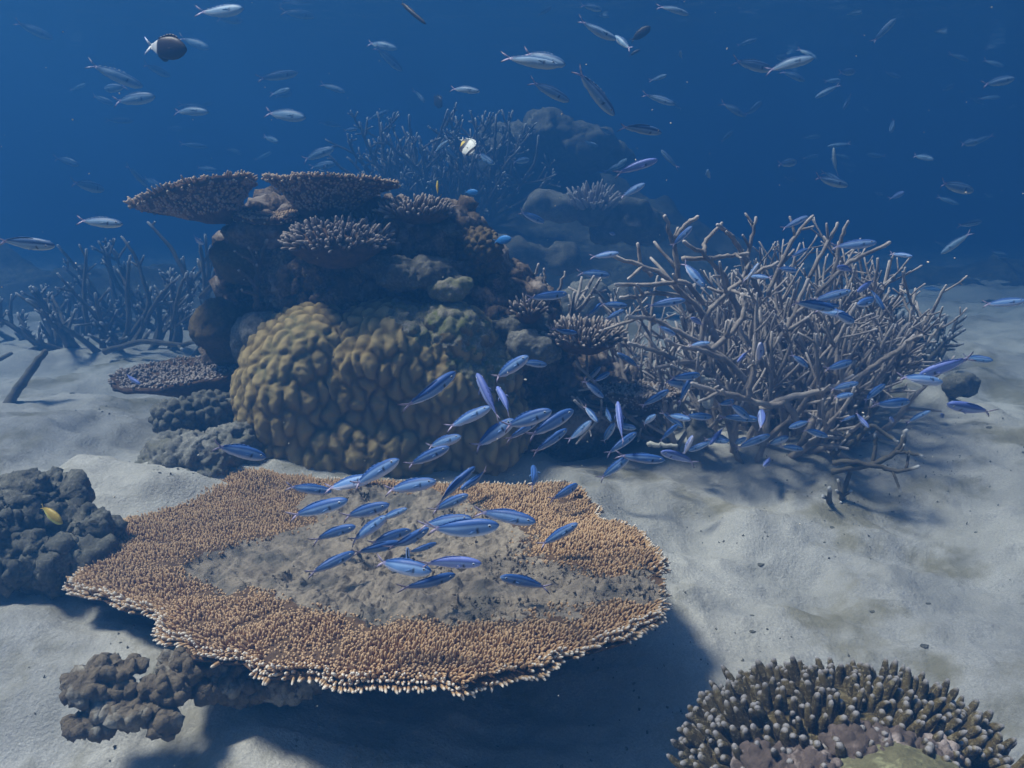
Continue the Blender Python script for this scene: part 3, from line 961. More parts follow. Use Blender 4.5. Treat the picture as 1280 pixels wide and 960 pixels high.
# the two plates on top
vase('plate_coral', 'tilted brown plate coral jutting left from the top of the outcrop', 'plate coral', P(240, 239, 4.9), M(75, 4.9), 0.28, 0.24, -0.10, P(274, 280, 4.95), 0.07, 0.03, 0.032, 0.0085, 0.017, M_PLATE, M_TAN, 5, GP, wob=.07)
vase('plate_coral', 'wide flat plate coral on a stout stem, highest on the outcrop', 'plate coral', P(412, 224, 4.95), M(80, 4.95), 0.28, -0.03, -0.05, P(402, 280, 5.0), 0.075, 0.02, 0.030, 0.0085, 0.017, M_PLATE, M_TAN, 9, GP, wob=.07)
vase('plate_coral', 'small tan plate coral glowing in the sun between the two upper plates', 'plate coral', P(334, 268, 5.0), M(38, 5.0), 0.20, 0.0, 0.12, P(340, 288, 5.05), 0.10, 0.02, 0.022, 0.008, 0.016, M_PLATE, M_TAN, 13, GP)
vase('plate_coral', 'thin grey brown plate coral reaching left over the sand behind the grey rock', 'plate coral', P(225, 462, 5.0), M(84, 5.0), 0.28, 0.05, 0.12, P(275, 500, 5.1), 0.12, 0.03, 0.022, 0.009, 0.02, M_PLATE, M_GREYBR, 17, GP, both=False)
vase('plate_coral', 'small pale edged plate coral on the right foot of the outcrop near the thicket', 'plate coral', P(800, 487, 4.75), M(50, 4.75), 0.16, -0.02, 0.06, P(800, 515, 4.95), 0.10, 0.02, 0.026, 0.008, 0.016, M_PLATE, M_GREYBR, 19, GP)
GC = 'bushy finger corals on the reef'
clump('clump_coral', 'bushy coral clump with pale fingertips on the front of the outcrop', 'finger coral', P(422, 306, 4.72), M(60, 4.72), 0.24, M(22, 4.72), 420, 0.055, 0.0100, M_PLATE, M_GREYBR, 23, GC, low=-.15, up=.5)
clump('clump_coral', 'flat topped coral clump with pale fingertips right of the highest plate coral', 'finger coral', P(523, 268, 4.9), M(38, 4.9), 0.17, M(10, 4.9), 190, 0.06, 0.0095, M_PLATE, M_GREYBR, 27, GC, low=-.1, up=.7)
clump('clump_coral', 'broad coral clump with blunt tan fingers low on the right slope', 'finger coral', P(730, 424, 4.75), M(42, 4.75), 0.20, M(14, 4.75), 260, 0.062, 0.0095, M_PLATE, M_GREYBR, 31, GC, low=-.15, up=.6)
clump('clump_coral', 'small tuft of upright coral fingers on the right slope before the staghorn', 'finger coral', P(660, 392, 4.75), M(17, 4.75), 0.09, M(10, 4.75), 60, 0.055, 0.0085, M_PLATE, M_GREYBR, 35, GC, low=0, up=.8)
clump('clump_coral', 'dark ragged coral clump in shade behind the flat topped clump', 'finger coral', P(470, 278, 5.15), M(28, 5.1), 0.16, M(10, 5.1), 90, 0.05, 0.010, M_ROCK, M_STAGDARK, 39, GC, low=0, up=.6)
clump('clump_coral', 'hazy pale bush of coral beside the smooth dome on the far slope', 'finger coral', P(740, 262, 10.3), M(26, 10.3), 0.3, M(16, 10.3), 130, 0.16, 0.022, M_DARKGREY, M_STAG, 41, GC, low=0, up=.6)

# foreground finger coral
fc_ = thing('tmp', 'x', 'x', (0, 0, 0)); bpy.data.objects.remove(fc_)
fx, fy = P(1055, 930, 2.27)[0], 2.27
fg = clump('finger_coral', 'dark finger coral with pale blunt tips nearest the camera on the sand', 'finger coral', (fx, fy, 0.185), 0.42, 0.32, 0.165, 800, 0.068, 0.0145, M_FINGER, M_FINGER, 43, None, low=-.25, up=.75, parts=100, sides=8)
c1, c2, c3 = P(1125, 972, 1.99), P(1010, 958, 2.04), P(1190, 962, 2.05)
v, f = blobmesh([(c1 - (0, 0, .02), (0.16, 0.15, 0.07)), (c1 + (.08, .02, -.03), (0.13, 0.12, 0.06))], 0.008)
v = rough(v, f, [('f', 0.1, .02), ('f', 0.025, .008)], 91)
props(mesh('encrusting_coral', v, f, M_GREEN, origin=c1 - (0, 0, .09)), 'olive green crusting coral at the foot of the dark finger coral', 'coral')
v, f = blobmesh([(c2 - (0, 0, .035), (0.10, 0.10, 0.055)), (c2 + (-.07, .05, -.05), (0.09, 0.09, 0.05)), (c1 + (-.03, .12, .0), (0.12, 0.07, 0.05)), (c3 + (-.04, .06, -.01), (0.09, 0.07, 0.05))], 0.008)
v = rough(v, f, [('f', 0.08, .02), ('k', 0.032, .022), ('f', 0.015, .006)], 92)
props(mesh('encrusting_coral', v, f, M_PINK, origin=c2 - (0, 0, .08)), 'pinkish lumpy crusting coral between the green crust and the dark fingers', 'coral')

# ------------------------------------------------------------------ staghorn corals


def branch_pts(p, d, L, r0, r1, rs, wander=0.16, upt=0.05, step=0.05):
    n = max(3, int(L / step))
    pts, rad = [np.array(p, float)], [r0]
    d = np.array(d, float); d /= np.linalg.norm(d)
    for i in range(n):
        d = d + rs.normal(0, wander, 3) + np.array((0, 0, upt))
        d /= np.linalg.norm(d)
        pts.append(pts[-1] + d * L / n)
        rad.append(r0 + (r1 - r0) * (i + 1) / n)
    return np.array(pts), np.array(rad)


def branch_mesh(pts, rad, rs, twigs=5, tl=0.45, sides=7, depth=1, tipfrac=0.15, upt=0.05):
    out = [tube(pts, rad, sides, tipfrac, 0.15, rs.randint(1 << 30))]
    L = np.linalg.norm(np.diff(pts, axis=0), axis=1).sum()
    n = len(pts)
    for k in range(twigs):
        s_ = rs.uniform(0.22, 0.97)
        i = min(int(s_ * (n - 1)), n - 2)
        dd = pts[i + 1] - pts[i]; dd /= np.linalg.norm(dd) + 1e-9
        side = np.cross(dd, rs.normal(0, 1, 3)); side /= np.linalg.norm(side)
        nd = dd * rs.uniform(.3, .9) + side + np.array((0, 0, 0.25))
        l2 = L * tl * rs.uniform(.35, 1.1) * (1.15 - 0.6 * s_)
        if l2 < 0.04: continue
        p2, r2 = branch_pts(pts[i], nd, l2, rad[i] * 0.80, max(rad[-1] * .75, rad[i] * 0.38), rs, 0.08, upt)
        if depth > 0:
            out.append(branch_mesh(p2, r2, rs, rs.randint(1, 4), 0.5, sides, depth - 1, 0.3))
        else:
            out.append(tube(p2, r2, sides, 0.3, 0.1, rs.randint(1 << 30)))
    return join(out)


def px_branch(pix, d0, d1, r0, r1, rs):
    """a traced branch: photo pixels, with real distances from d0 at its foot to d1 at its end"""
    n = len(pix)
    key = np.array([P(x, y, d0 + (d1 - d0) * i / (n - 1)) for i, (x, y) in enumerate(pix)])
    tt = np.linspace(0, n - 1, max(6, 4 * n))
    pts = np.column_stack([np.interp(tt, np.arange(n), key[:, k]) for k in range(3)])
    for _ in range(2):
        pts[1:-1] = .5 * pts[1:-1] + .25 * (pts[:-2] + pts[2:])
    pts[1:-1] += rs.normal(0, .003, (len(pts) - 2, 3))
    return pts, np.linspace(r0, r1, len(pts))


def colony(name, label, base, footprint, nb, length, r0, r1, mat_, seed, traced=(), spread=0.9, twigs=4, upt=0.04, group='staghorn corals', sides=7, depth=1, lenlow=0.6, bias=(0, 0, 0), wander=.09):
    rs = np.random.RandomState(seed)
    th = thing(name, label, 'staghorn coral', base, group)
    for tr in traced:
        pix, d0, d1, ra, rb, tw = tr
        pts, rad_ = px_branch(pix, d0, d1, ra * .85, rb * .85, rs)
        v, f, a = branch_mesh(pts, rad_, rs, tw, 0.35, sides, 0, 0.15)
        mesh('branch', v, f, mat_, th, attrs={'tip': a})
    for k in range(nb):
        a = rs.uniform(0, 2 * math.pi); q = math.sqrt(rs.uniform(0, 1))
        ox, oy = q * math.cos(a), q * math.sin(a)
        x, y = base[0] + ox * footprint[0], base[1] + oy * footprint[1]
        p = (x, y, Hs(x, y) - 0.03 if footprint[2] is None else base[2])
        d = np.array((ox * spread * 1.0 + rs.normal(0, .35), oy * spread + rs.normal(0, .35), rs.uniform(.45, 1.15))) + np.array(bias)
        L = length * rs.uniform(lenlow, 1.1)
        pts, rad_ = branch_pts(p, d, L, r0 * rs.uniform(.85, 1.15), r1, rs, wander, upt)
        v, f, a = branch_mesh(pts, rad_, rs, twigs, 0.42, sides, depth, 0.12)
        mesh('branch', v, f, mat_, th, attrs={'tip': a})
    return th


r_, q_ = 0.021, 0.012
TR = [([(890, 437), (920, 410), (932, 385), (927, 368)], 4.55, 4.6, r_, q_, 1),
      ([(950, 520), (930, 470), (887, 435), (857, 420), (820, 399), (785, 395)], 4.75, 4.5, .024, q_, 3),
      ([(880, 450), (877, 415), (885, 390), (907, 367), (932, 347), (972, 328)], 4.75, 4.7, r_, q_, 3),
      ([(900, 430), (875, 385), (852, 367), (830, 342), (800, 332), (767, 320)], 4.85, 4.65, r_, q_, 3),
      ([(865, 390), (846, 345), (845, 315), (837, 292), (831, 270)], 4.9, 4.8, r_, q_, 2),
      ([(843, 300), (855, 282), (872, 271)], 4.82, 4.75, .015, q_, 0),
      ([(930, 400), (910, 360), (905, 345), (880, 317), (855, 302)], 4.9, 4.7, r_, q_, 2),
      ([(852, 324), (880, 324), (910, 320), (935, 317)], 4.75, 4.8, .016, q_, 1),
      ([(950, 370), (927, 312), (912, 292), (897, 281)], 5.0, 4.8, .02, q_, 1),
      ([(880, 318), (880, 302), (902, 279)], 4.8, 4.9, .016, .011, 0),
      ([(880, 380), (857, 350), (830, 355), (802, 356), (770, 356)], 4.75, 4.55, .017, q_, 2),
      ([(850, 372), (820, 365), (800, 370), (776, 372)], 4.7, 4.5, .016, q_, 1),
      ([(815, 345), (800, 330), (797, 305)], 4.7, 4.7, .015, .011, 0),
      ([(1000, 540), (985, 500), (965, 509), (930, 497), (895, 489), (865, 479)], 4.55, 4.35, .024, .013, 2),
      ([(935, 497), (942, 465), (950, 430)], 4.4, 4.35, .018, .013, 0),
      ([(870, 460), (834, 444), (808, 436), (786, 429)], 4.6, 4.45, .017, q_, 1),
      ([(905, 450), (875, 437), (850, 434), (832, 425)], 4.6, 4.45, .018, q_, 1),
      ([(950, 512), (985, 497), (1020, 490), (1042, 485), (1066, 470)], 4.5, 4.5, .022, .013, 2),
      ([(1000, 560), (1020, 520), (1070, 475), (1100, 452), (1122, 440), (1142, 420)], 4.7, 4.5, .026, .013, 3),
      ([(1030, 380), (1045, 332), (1052, 295), (1060, 277)], 4.95, 4.9, .017, .010, 1),
      ([(1010, 350), (1035, 302), (1047, 279)], 4.95, 4.95, .015, .010, 1),
      ([(1020, 370), (1057, 330), (1085, 317), (1112, 303)], 4.9, 4.85, .017, .011, 1),
      ([(960, 370), (980, 320), (997, 290), (1016, 270)], 4.9, 4.9, .017, .010, 3),
      ([(930, 360), (935, 320), (940, 295), (945, 272)], 5.0, 5.0, .017, .010, 3),
      ([(985, 560), (975, 500), (960, 450), (990, 400), (1010, 350)], 4.8, 4.8, .026, .014, 3),
      ([(960, 560), (940, 520), (910, 470), (890, 430)], 4.8, 4.7, .026, .016, 2),
      ([(1005, 560), (1030, 500), (1045, 430), (1070, 380)], 4.8, 4.8, .026, .014, 3),
      ([(820, 460), (860, 450), (890, 470), (930, 520)], 4.5, 4.7, .013, .022, 1)]
cb = np.array((P(935, 560, 5.1)[0], 5.05, 0)); cb[2] = Hs(cb[0], cb[1])
colony('staghorn_coral', 'sprawling pale brown staghorn coral thicket right of the outcrop, its nearest face', cb, (0.66, 0.45, None), 72, 0.92, 0.019, 0.0075, M_STAG, 101, TR, spread=.55, twigs=7, upt=.06)
cb2 = np.array((P(985, 500, 5.7)[0], 5.6, 0)); cb2[2] = Hs(cb2[0], cb2[1])
colony('staghorn_coral', 'dense staghorn coral rising behind the right end of the main thicket', cb2, (0.50, 0.45, None), 100, 1.05, 0.019, 0.0075, M_STAG, 103, spread=.36, twigs=7, upt=.07)
cb3 = np.array((P(1110, 430, 7.2)[0], 7.2, 0)); cb3[2] = Hs(cb3[0], cb3[1])
colony('staghorn_coral', 'hazy staghorn coral trailing onto far sand beyond the thicket', cb3, (0.36, 0.4, None), 40, 0.55, 0.022, 0.012, M_STAGDARK, 107, spread=.7, twigs=4)
TR4 = [([(1040, 590), (1095, 580), (1120, 567), (1130, 552), (1133, 538)], 4.3, 4.25, .020, .011, 1),
       ([(1040, 578), (1070, 577), (1100, 584), (1122, 590), (1148, 583)], 4.32, 4.2, .018, .010, 2),
       ([(1090, 582), (1095, 560), (1094, 543)], 4.3, 4.3, .014, .009, 0),
       ([(1120, 566), (1135, 566), (1152, 570)], 4.25, 4.2, .012, .008, 1),
       ([(1060, 560), (1090, 530), (1110, 545), (1122, 552)], 4.4, 4.3, .017, .009, 1),
       ([(1040, 570), (1065, 540), (1085, 525), (1090, 500)], 4.45, 4.4, .018, .010, 2)]
colony('staghorn_coral', 'dark bare staghorn branch curling low over the sand right of the thicket', P(1045, 588, 4.35), (0.05, 0.05, None), 2, 0.25, 0.016, 0.01, M_STAGDARK, 109, TR4)
TR5 = [([(690, 400), (660, 372), (640, 350), (610, 345)], 5.5, 5.3, .016, .010, 1), ([(665, 375), (668, 350), (673, 330)], 5.45, 5.45, .014, .009, 1), ([(690, 380), (700, 360), (706, 340)], 5.4, 5.4, .014, .009, 1),
       ([(650, 362), (632, 335), (634, 312)], 5.4, 5.4, .014, .009, 2), ([(680, 365), (681, 348), (680, 336)], 5.4, 5.4, .012, .009, 0)]
cb5 = P(690, 405, 5.6)
colony('staghorn_coral', 'small pale staghorn sprig between the outcrop and the round pale boulder', cb5, (0.18, 0.12, 1), 8, 0.40, 0.016, 0.009, M_STAG, 113, TR5, twigs=3)
# left, behind: dark open thicket on the far sand
TR6 = [([(155, 432), (162, 400), (158, 360), (163, 320)], 7.6, 7.6, .035, .014, 2), ([(150, 430), (125, 400), (95, 370), (72, 342)], 7.6, 7.5, .032, .012, 3), ([(170, 430), (195, 375), (225, 345)], 7.7, 7.7, .03, .014, 2),
       ([(215, 410), (222, 370), (233, 342)], 7.4, 7.4, .024, .014, 1), ([(250, 372), (262, 358), (275, 347)], 7.4, 7.3, .02, .013, 0), ([(160, 425), (190, 380), (170, 320), (152, 296)], 7.8, 7.9, .03, .012, 2),
       ([(240, 360), (215, 310), (185, 278)], 8.1, 8.2, .03, .014, 1), ([(260, 400), (255, 340), (250, 300)], 8.2, 8.2, .03, .014, 2), ([(110, 420), (105, 370), (108, 312)], 7.8, 7.8, .03, .014, 2),
       ([(130, 440), (180, 425), (225, 432), (250, 425)], 7.3, 7.2, .03, .02, 2)]
cb6 = np.array((P(165, 432, 7.8)[0], 7.8, 0)); cb6[2] = Hs(cb6[0], cb6[1])
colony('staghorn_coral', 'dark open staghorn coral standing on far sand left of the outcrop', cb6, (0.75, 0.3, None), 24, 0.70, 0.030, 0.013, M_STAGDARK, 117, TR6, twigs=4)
cb7 = np.array((P(35, 400, 9.0)[0], 9.0, 0)); cb7[2] = Hs(cb7[0], cb7[1])
colony('staghorn_coral', 'faint staghorn coral in the haze at the far left edge of the sand', cb7, (0.8, 0.35, None), 22, 0.6, 0.032, 0.014, M_STAGDARK, 119, twigs=4)
cb8 = np.array((P(215, 390, 9.4)[0], 9.4, 0)); cb8[2] = Hs(cb8[0], cb8[1])
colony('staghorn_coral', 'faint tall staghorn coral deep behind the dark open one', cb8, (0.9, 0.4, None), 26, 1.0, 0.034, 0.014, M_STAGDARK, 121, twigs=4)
# far bush on the slope
cb9 = P(560, 275, 12.2)
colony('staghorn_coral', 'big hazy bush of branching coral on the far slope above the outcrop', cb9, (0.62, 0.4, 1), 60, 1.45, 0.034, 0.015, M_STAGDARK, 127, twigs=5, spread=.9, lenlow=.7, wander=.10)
# ragged little branching coral hanging beside the outcrop
TRr = [([(322, 385), (320, 350), (326, 320), (334, 300)], 4.78, 4.8, .022, .010, 5), ([(322, 360), (308, 345), (298, 338)], 4.76, 4.7, .013, .008, 3), ([(322, 372), (312, 365), (302, 362)], 4.76, 4.7, .013, .008, 3), ([(322, 330), (305, 320), (293, 314)], 4.78, 4.7, .012, .007, 3)]
colony('twig_coral', 'ragged brown upright twig coral in the gap at the left of the outcrop', P(322, 392, 4.8), (0.02, 0.02, 1), 1, 0.15, .012, .008, M_GREYBR, 131, TRr)
S.objects['twig_coral']['category'] = 'coral'

# loose dead pieces on the sand


def stick(label, pix, d0, d1, r0, r1, seed, mat_=M_STAGDARK, name='dead_branch', tw=1):
    rs = np.random.RandomState(seed)
    pts, rad_ = px_branch(pix, d0, d1, r0, r1, rs)
    v, f, a = branch_mesh(pts, rad_, rs, tw, .3, 7, 0)
    return props(mesh(name, v, f, mat_, origin=pts[0], attrs={'tip': a * 0}), label, 'dead coral', 'loose dead coral pieces on the sand')


stick('thick dead coral branch standing up from the pale sand at far left', [(8, 508), (20, 488), (38, 465), (56, 440)], 5.3, 5.5, .035, .02, 1, tw=0)
stick('short dead coral branch behind the thick one, cut by the left edge', [(-30, 462), (-8, 452), (14, 442)], 6.2, 6.3, .02, .014, 2, tw=0)
stick('thin pale dead coral twig lying beyond the grey rock, under the plate', [(222, 478), (240, 485), (262, 482), (285, 476)], 5.4, 5.5, .016, .01, 3, M_PALE)
stick('dark thin dead twig poking out beside the lobed coral under the plate', [(238, 487), (260, 482), (280, 484), (298, 480)], 5.0, 4.9, .008, .006, 4)
stick('forked pale coral twig on sand before the thicket, near the schooling fish', [(810, 556), (825, 556), (846, 557)], 4.3, 4.25, .014, .008, 5, M_PALE, tw=2)
peb = [(1090, 765, 'dark pebble in the furrow of the sand at right'), (1160, 755, 'brown scrap of rubble right of the furrow'), (1155, 808, 'grey pebble just above the tall coral fingers'), (940, 770, 'grey pebble left of the furrow on lit sand'),
       (940, 790, 'small rubble bit behind the finger coral'), (950, 706, 'small dark chip on the sand right of the table coral'), (1220, 666, 'low dark stone on shaded sand at far right'), (1237, 535, 'thin dark chip on far right sand'),
       (895, 712, 'flat dark scrap close to the table rim at right'), (890, 828, 'tiny stone at the shadow edge behind finger coral'), (90, 492, 'small dark stone on the far pale sand at left'), (1115, 640, 'little pebble below the low dark branch'),
       (1040, 660, 'tiny pebble in the middle of the lit sand')]
for k, (x, y, lb) in enumerate(peb):
    v_ = ray(x, y)
    tt = 1.0
    while (CAM + v_ * tt)[2] > Hs(*(CAM + v_ * tt)[:2]) and tt < 20: tt += 0.01
    c = CAM + v_ * tt
    s_ = M(2 + 3 * random.random(), tt)
    v, f = blobmesh([(c, (s_ * 1.3, s_, s_ * .7)), (c + np.array((s_, .3 * s_, 0)), (s_ * .8, s_ * .6, s_ * .5))], s_ * .25)
    v = rough(v, f, [('f', s_ * 1.2, s_ * .35)], k)
    props(mesh('pebble', v, f, M_DARKGREY, origin=c), lb, 'pebble', 'loose pebbles on the sand')
# grit
rs = np.random.RandomState(5)
n = 3200
gx = rs.uniform(-2.6, 3.2, n); gy = 1.9 + 4.5 * rs.uniform(0, 1, n) ** 1.5
cl = fbm(np.column_stack([gx, gy, 0 * gx]) / 0.5, 3, 61)
kp = cl > 0.05
gx, gy = gx[kp], gy[kp]
gz = H(gx, gy)
fv, ff, ft = fingers(np.column_stack([gx, gy, gz - .002]), np.column_stack([rs.normal(0, .5, len(gx)), rs.normal(0, .5, len(gx)), np.ones(len(gx))]), rs.uniform(.003, .010, len(gx)), rs.uniform(.0015, .006, len(gx)), 5, jit=.4, seed=5)
props(mesh('grit', fv, ff, M_DARKGREY, static=False, attrs={'tip': ft}), kind='stuff')
#FISHES
# ------------------------------------------------------------------ fish
FISH_BVH = BVHTree.FromPolygons([Vector(v) for v in np.concatenate(STATIC_V)], STATIC_F)


def fish_mesh(name, hh, ww, prof, pigment, tail=(0.18, 0.115, 0.05), dorsal=((0.30, 0.78), 0.016), anal=((0.60, 0.78), 0.013), bend=0.0, pect=0.10, tail_col=None, tail_tip=None, filament=None):
    """unit-length fish along x, nose at +0.5; one continuous body skin with its fins; pigment(t, z) -> rgb"""
    nS, nR = 26, 20
    V, C, Fc = [], [], []
    tb = np.linspace(0, 0.84, nS)
    for i, t_ in enumerate(tb):
        k = np.interp(t_, prof[0], prof[1])
        kw = np.interp(t_, prof[0], prof[1]) ** 0.8 * (1 - 0.75 * ss(0.5, 0.86, t_))
        for s_ in range(nR):
            a = 2 * math.pi * s_ / nR
            y, z = math.cos(a), math.sin(a)
            z = math.copysign(abs(z) ** 0.9, z)
            V.append((0.5 - t_, y * ww * kw, z * hh * k - 0.004))
            C.append(pigment(t_, z))
    Fc += gridfaces(nS, nR, True)
    Fc.append(tuple(range(nR))[::-1]); Fc.append(tuple((nS - 1) * nR + i for i in range(nR)))

    def sheet(outline, cols, th=0.0035):
        """thin solid fin from an outline in x,z (y given per point)"""
        o = len(V)
        n = len(outline)
        c = np.mean(np.array(outline), axis=0)
        for sgn in (1, -1):
            for (x, y, z), cl in zip(outline, cols):
                V.append((x, y + sgn * th * 0.5, z)); C.append(cl)
        Fc.append(tuple(range(o, o + n))); Fc.append(tuple(range(o + n, o + 2 * n))[::-1])
        for i in range(n):
            j = (i + 1) % n
            Fc.append((o + i, o + n + i, o + n + j, o + j))
    tl, th_, fork = tail
    tc_ = tail_col or pigment(0.84, 0.2)
    tt = tail_tip or tc_
    x0 = 0.5 - 0.82
    hz_ = hh * np.interp(0.84, prof[0], prof[1]) * 0.95
    for sg in (1, -1):
        pts = [(x0, 0, 0), (x0 - .02, 0, sg * hz_), (x0 - tl * .55, 0, sg * th_ * .62), (x0 - tl * .86, 0, sg * th_ * .92), (x0 - tl, 0, sg * th_), (x0 - tl * .9, 0, sg * th_ * .74), (x0 - tl * .55, 0, sg * th_ * .28), (x0 - fork * 0.8, 0, 0)]
        sheet(pts, [tc_, tc_, tc_, tt, tt, tt, tc_, tc_])
    for (rng, hgt), sg in ((dorsal, 1), (anal, -1)):
        if hgt <= 0: continue
        up, lo, cu = [], [], []
        for q in np.linspace(0, 1, 7):
            t_ = rng[0] + (rng[1] - rng[0]) * q
            k = np.interp(t_, prof[0], prof[1]) * hh
            lo.append((0.5 - t_, 0, sg * (k - 0.008)))
            up.append((0.5 - t_ - 0.02, 0, sg * (k + hgt * (0.35 + 0.65 * math.sin(math.pi * min(1, q * 1.15 + .1))))))
        if filament and sg > 0:
            up[2] = (up[2][0] - filament, 0, up[2][2] + filament)
        cl = pigment(0.5, 0.9 * sg)
        for i in range(6):
            sheet([lo[i], lo[i + 1], up[i + 1], up[i]], [cl] * 4)
    if pect:
        for sg in (1, -1):
            kx = 0.5 - 0.29
            yb = ww * 0.93 * sg
            cl = pigment(0.3, 0.05)
            sheet([(kx, yb, -.012), (kx - pect * .5, yb + sg * pect * .35, -.005), (kx - pect, yb + sg * pect * .55, -.03), (kx - pect * .8, yb + sg * pect * .38, -.045), (kx - .01, yb, -.034)], [cl] * 5)
    V = np.array(V); C = np.array(C)
    if bend:
        t_ = 0.5 - V[:, 0]
        V[:, 1] += bend * np.clip(t_ - 0.35, 0, 1) ** 2
    me = bpy.data.meshes.new(name)
    me.from_pydata(V.tolist(), [], Fc)
    me.polygons.foreach_set('use_smooth', np.ones(len(Fc), bool))
    at = me.attributes.new('pigment', 'FLOAT_COLOR', 'POINT')
    at.data.foreach_set('color', np.column_stack([C, np.ones(len(C))]).astype(np.float32).ravel())
    me.materials.append(M_FISH)
    me.update()
    return me


def eye_mesh():
    bm = bmesh.new()
    bmesh.ops.create_uvsphere(bm, u_segments=14, v_segments=10, radius=1.0)
    me = bpy.data.meshes.new('eye')
    bm.to_mesh(me); bm.free()
    c = []
    for v in me.vertices:
        rr_ = math.hypot(v.co.x, v.co.y)
        c += [0.006, 0.006, 0.008, 1] if rr_ < 0.62 else [0.62, 0.66, 0.72, 1]
        v.co.z *= 0.45
    me.polygons.foreach_set('use_smooth', np.ones(len(me.polygons), bool))
    at = me.attributes.new('pigment', 'FLOAT_COLOR', 'POINT')
    at.data.foreach_set('color', c)
    me.materials.append(M_FISH)
    return me


EYE = eye_mesh()
SPIN = ((0, .015, .05, .12, .22, .36, .5, .64, .76, .84), (.10, .28, .52, .76, .94, 1.0, .93, .70, .38, .22))
ROUND = ((0, .02, .08, .18, .32, .46, .60, .72, .80, .84), (.12, .26, .55, .84, 1.0, .98, .84, .56, .30, .24))


def mixv(a, b, k):
    return tuple(a[i] * (1 - k) + b[i] * k for i in range(3))


def pig_fus(back, flank, belly):
    def f(t_, z):
        if z > 0.62: c = back
        elif z > 0.48: c = mixv(back, (0.015, 0.03, 0.10), .35)
        elif z > 0.30: c = mixv(flank, (0.45, 0.62, 0.85), .35)
        elif z > 0.16: c = mixv(back, flank, .5)
        elif z > -0.35: c = flank
        else: c = mixv(flank, belly, min(1, (-.35 - z) / .4))
        if 0.25 < t_ < 0.30 and -0.35 < z < 0.05: c = (0.01, 0.012, 0.03)
        if t_ > .78: c = mixv(c, (0.42, 0.32, 0.46), .6)
        return c
    return f


PIG = {'b': pig_fus((0.04, 0.11, 0.33), (0.15, 0.28, 0.55), (0.66, 0.68, 0.82)),
       'l': pig_fus((0.13, 0.18, 0.48), (0.27, 0.33, 0.66), (0.68, 0.66, 0.82)),  # lilac flash off a turned back, put into the skin colour
       'p': pig_fus((0.05, 0.11, 0.23), (0.20, 0.31, 0.44), (0.55, 0.58, 0.55))}
FM = {}
for k_, pg_ in PIG.items():
    FM[k_] = [fish_mesh('fusilier', 0.112, 0.070, SPIN, pg_, bend=b_, tail_col=(0.50, 0.42, 0.58), tail_tip=(0.012, 0.010, 0.02)) for b_ in (0.0, 0.30, -0.30, 0.62)]
NUM = ['', 'first', 'second', 'third', 'fourth', 'fifth', 'sixth', 'seventh', 'eighth', 'ninth', 'tenth', 'eleventh', 'twelfth', 'thirteenth', 'fourteenth', 'fifteenth', 'sixteenth', 'seventeenth', 'eighteenth', 'nineteenth', 'twentieth']
CARD = ['', 'one', 'two', 'three', 'four', 'five', 'six', 'seven', 'eight', 'nine', 'ten', 'eleven', 'twelve', 'thirteen', 'fourteen', 'fifteen', 'sixteen', 'seventeen', 'eighteen', 'nineteen', 'twenty']


def place(obj, tx, ty, hx, hy, L, f, s, upv=(0, 0, 1), margin=0.07):
    """stands the unit fish between the sight lines of its tail and head, at the depth its real length asks for, clear of the reef"""
    pl = math.hypot(hx - tx, hy - ty)
    d = L * f * F / pl
    lim = 1e9
    for q in (0.0, 0.3, 0.6, 1.0):
        for off in (-.12, .12):
            v_ = ray(tx + (hx - tx) * q - off * (hy - ty), ty + (hy - ty) * q + off * (hx - tx)); u_ = Vector(v_).normalized()
            hit = FISH_BVH.ray_cast(Vector(CAM), u_)
            if hit[0] is not None:
                lim = min(lim, float(np.dot(np.array(hit[0]) - CAM, FWD)))
    need = lim - margin - 0.5 * L * math.sqrt(1 - f * f) - 0.05 * L
    if d > need:
        L *= need / d
        d = need
    mx, my = (tx + hx) / 2, (ty + hy) / 2
    mid = CAM + ray(mx, my) * d
    img = RIGHT * (hx - tx) / pl - UP * (hy - ty) / pl
    vd = ray(mx, my); vd = vd / np.linalg.norm(vd)
    X = img * f - vd * s * math.sqrt(1 - f * f)
    X = Vector(X).normalized()
    Z = Vector(upv); Z = (Z - X * Z.dot(X))
    if Z.length < 0.25:
        Z = Vector((0, 0.6, 0.8)); Z = Z - X * Z.dot(X)
    Z.normalize()
    Y = Z.cross(X)
    mt = Matrix((X, Y, Z)).transposed().to_4x4()
    mt = Matrix.Translation(Vector(mid)) @ mt @ Matrix.Diagonal((L, L * random.uniform(.9, 1.1), L * random.uniform(.86, 1.14), 1))
    obj.matrix_world = mt
    return d


def heading(tx, ty, hx, hy, f):
    a = math.degrees(math.atan2(ty - hy, hx - tx))
    if f < 0.55: return 'nearly head-on'
    if abs(a) <= 9: return 'swimming right'
    if abs(a) >= 171: return 'swimming left'
    if 9 < a <= 32: return 'rising right'
    if 32 < a <= 68: return 'climbing right'
    if 68 < a < 112: return 'vertical head up'
    if 112 <= a < 171: return 'rising left'
    if -32 <= a < -9: return 'dipping right'
    if -68 <= a < -32: return 'diving right'
    if -112 < a < -68: return 'vertical head down'
    return 'diving left'


SCHOOL = []
BASES = {}
WORD = {'b': 'blue', 'l': 'lilac', 'p': 'pale'}


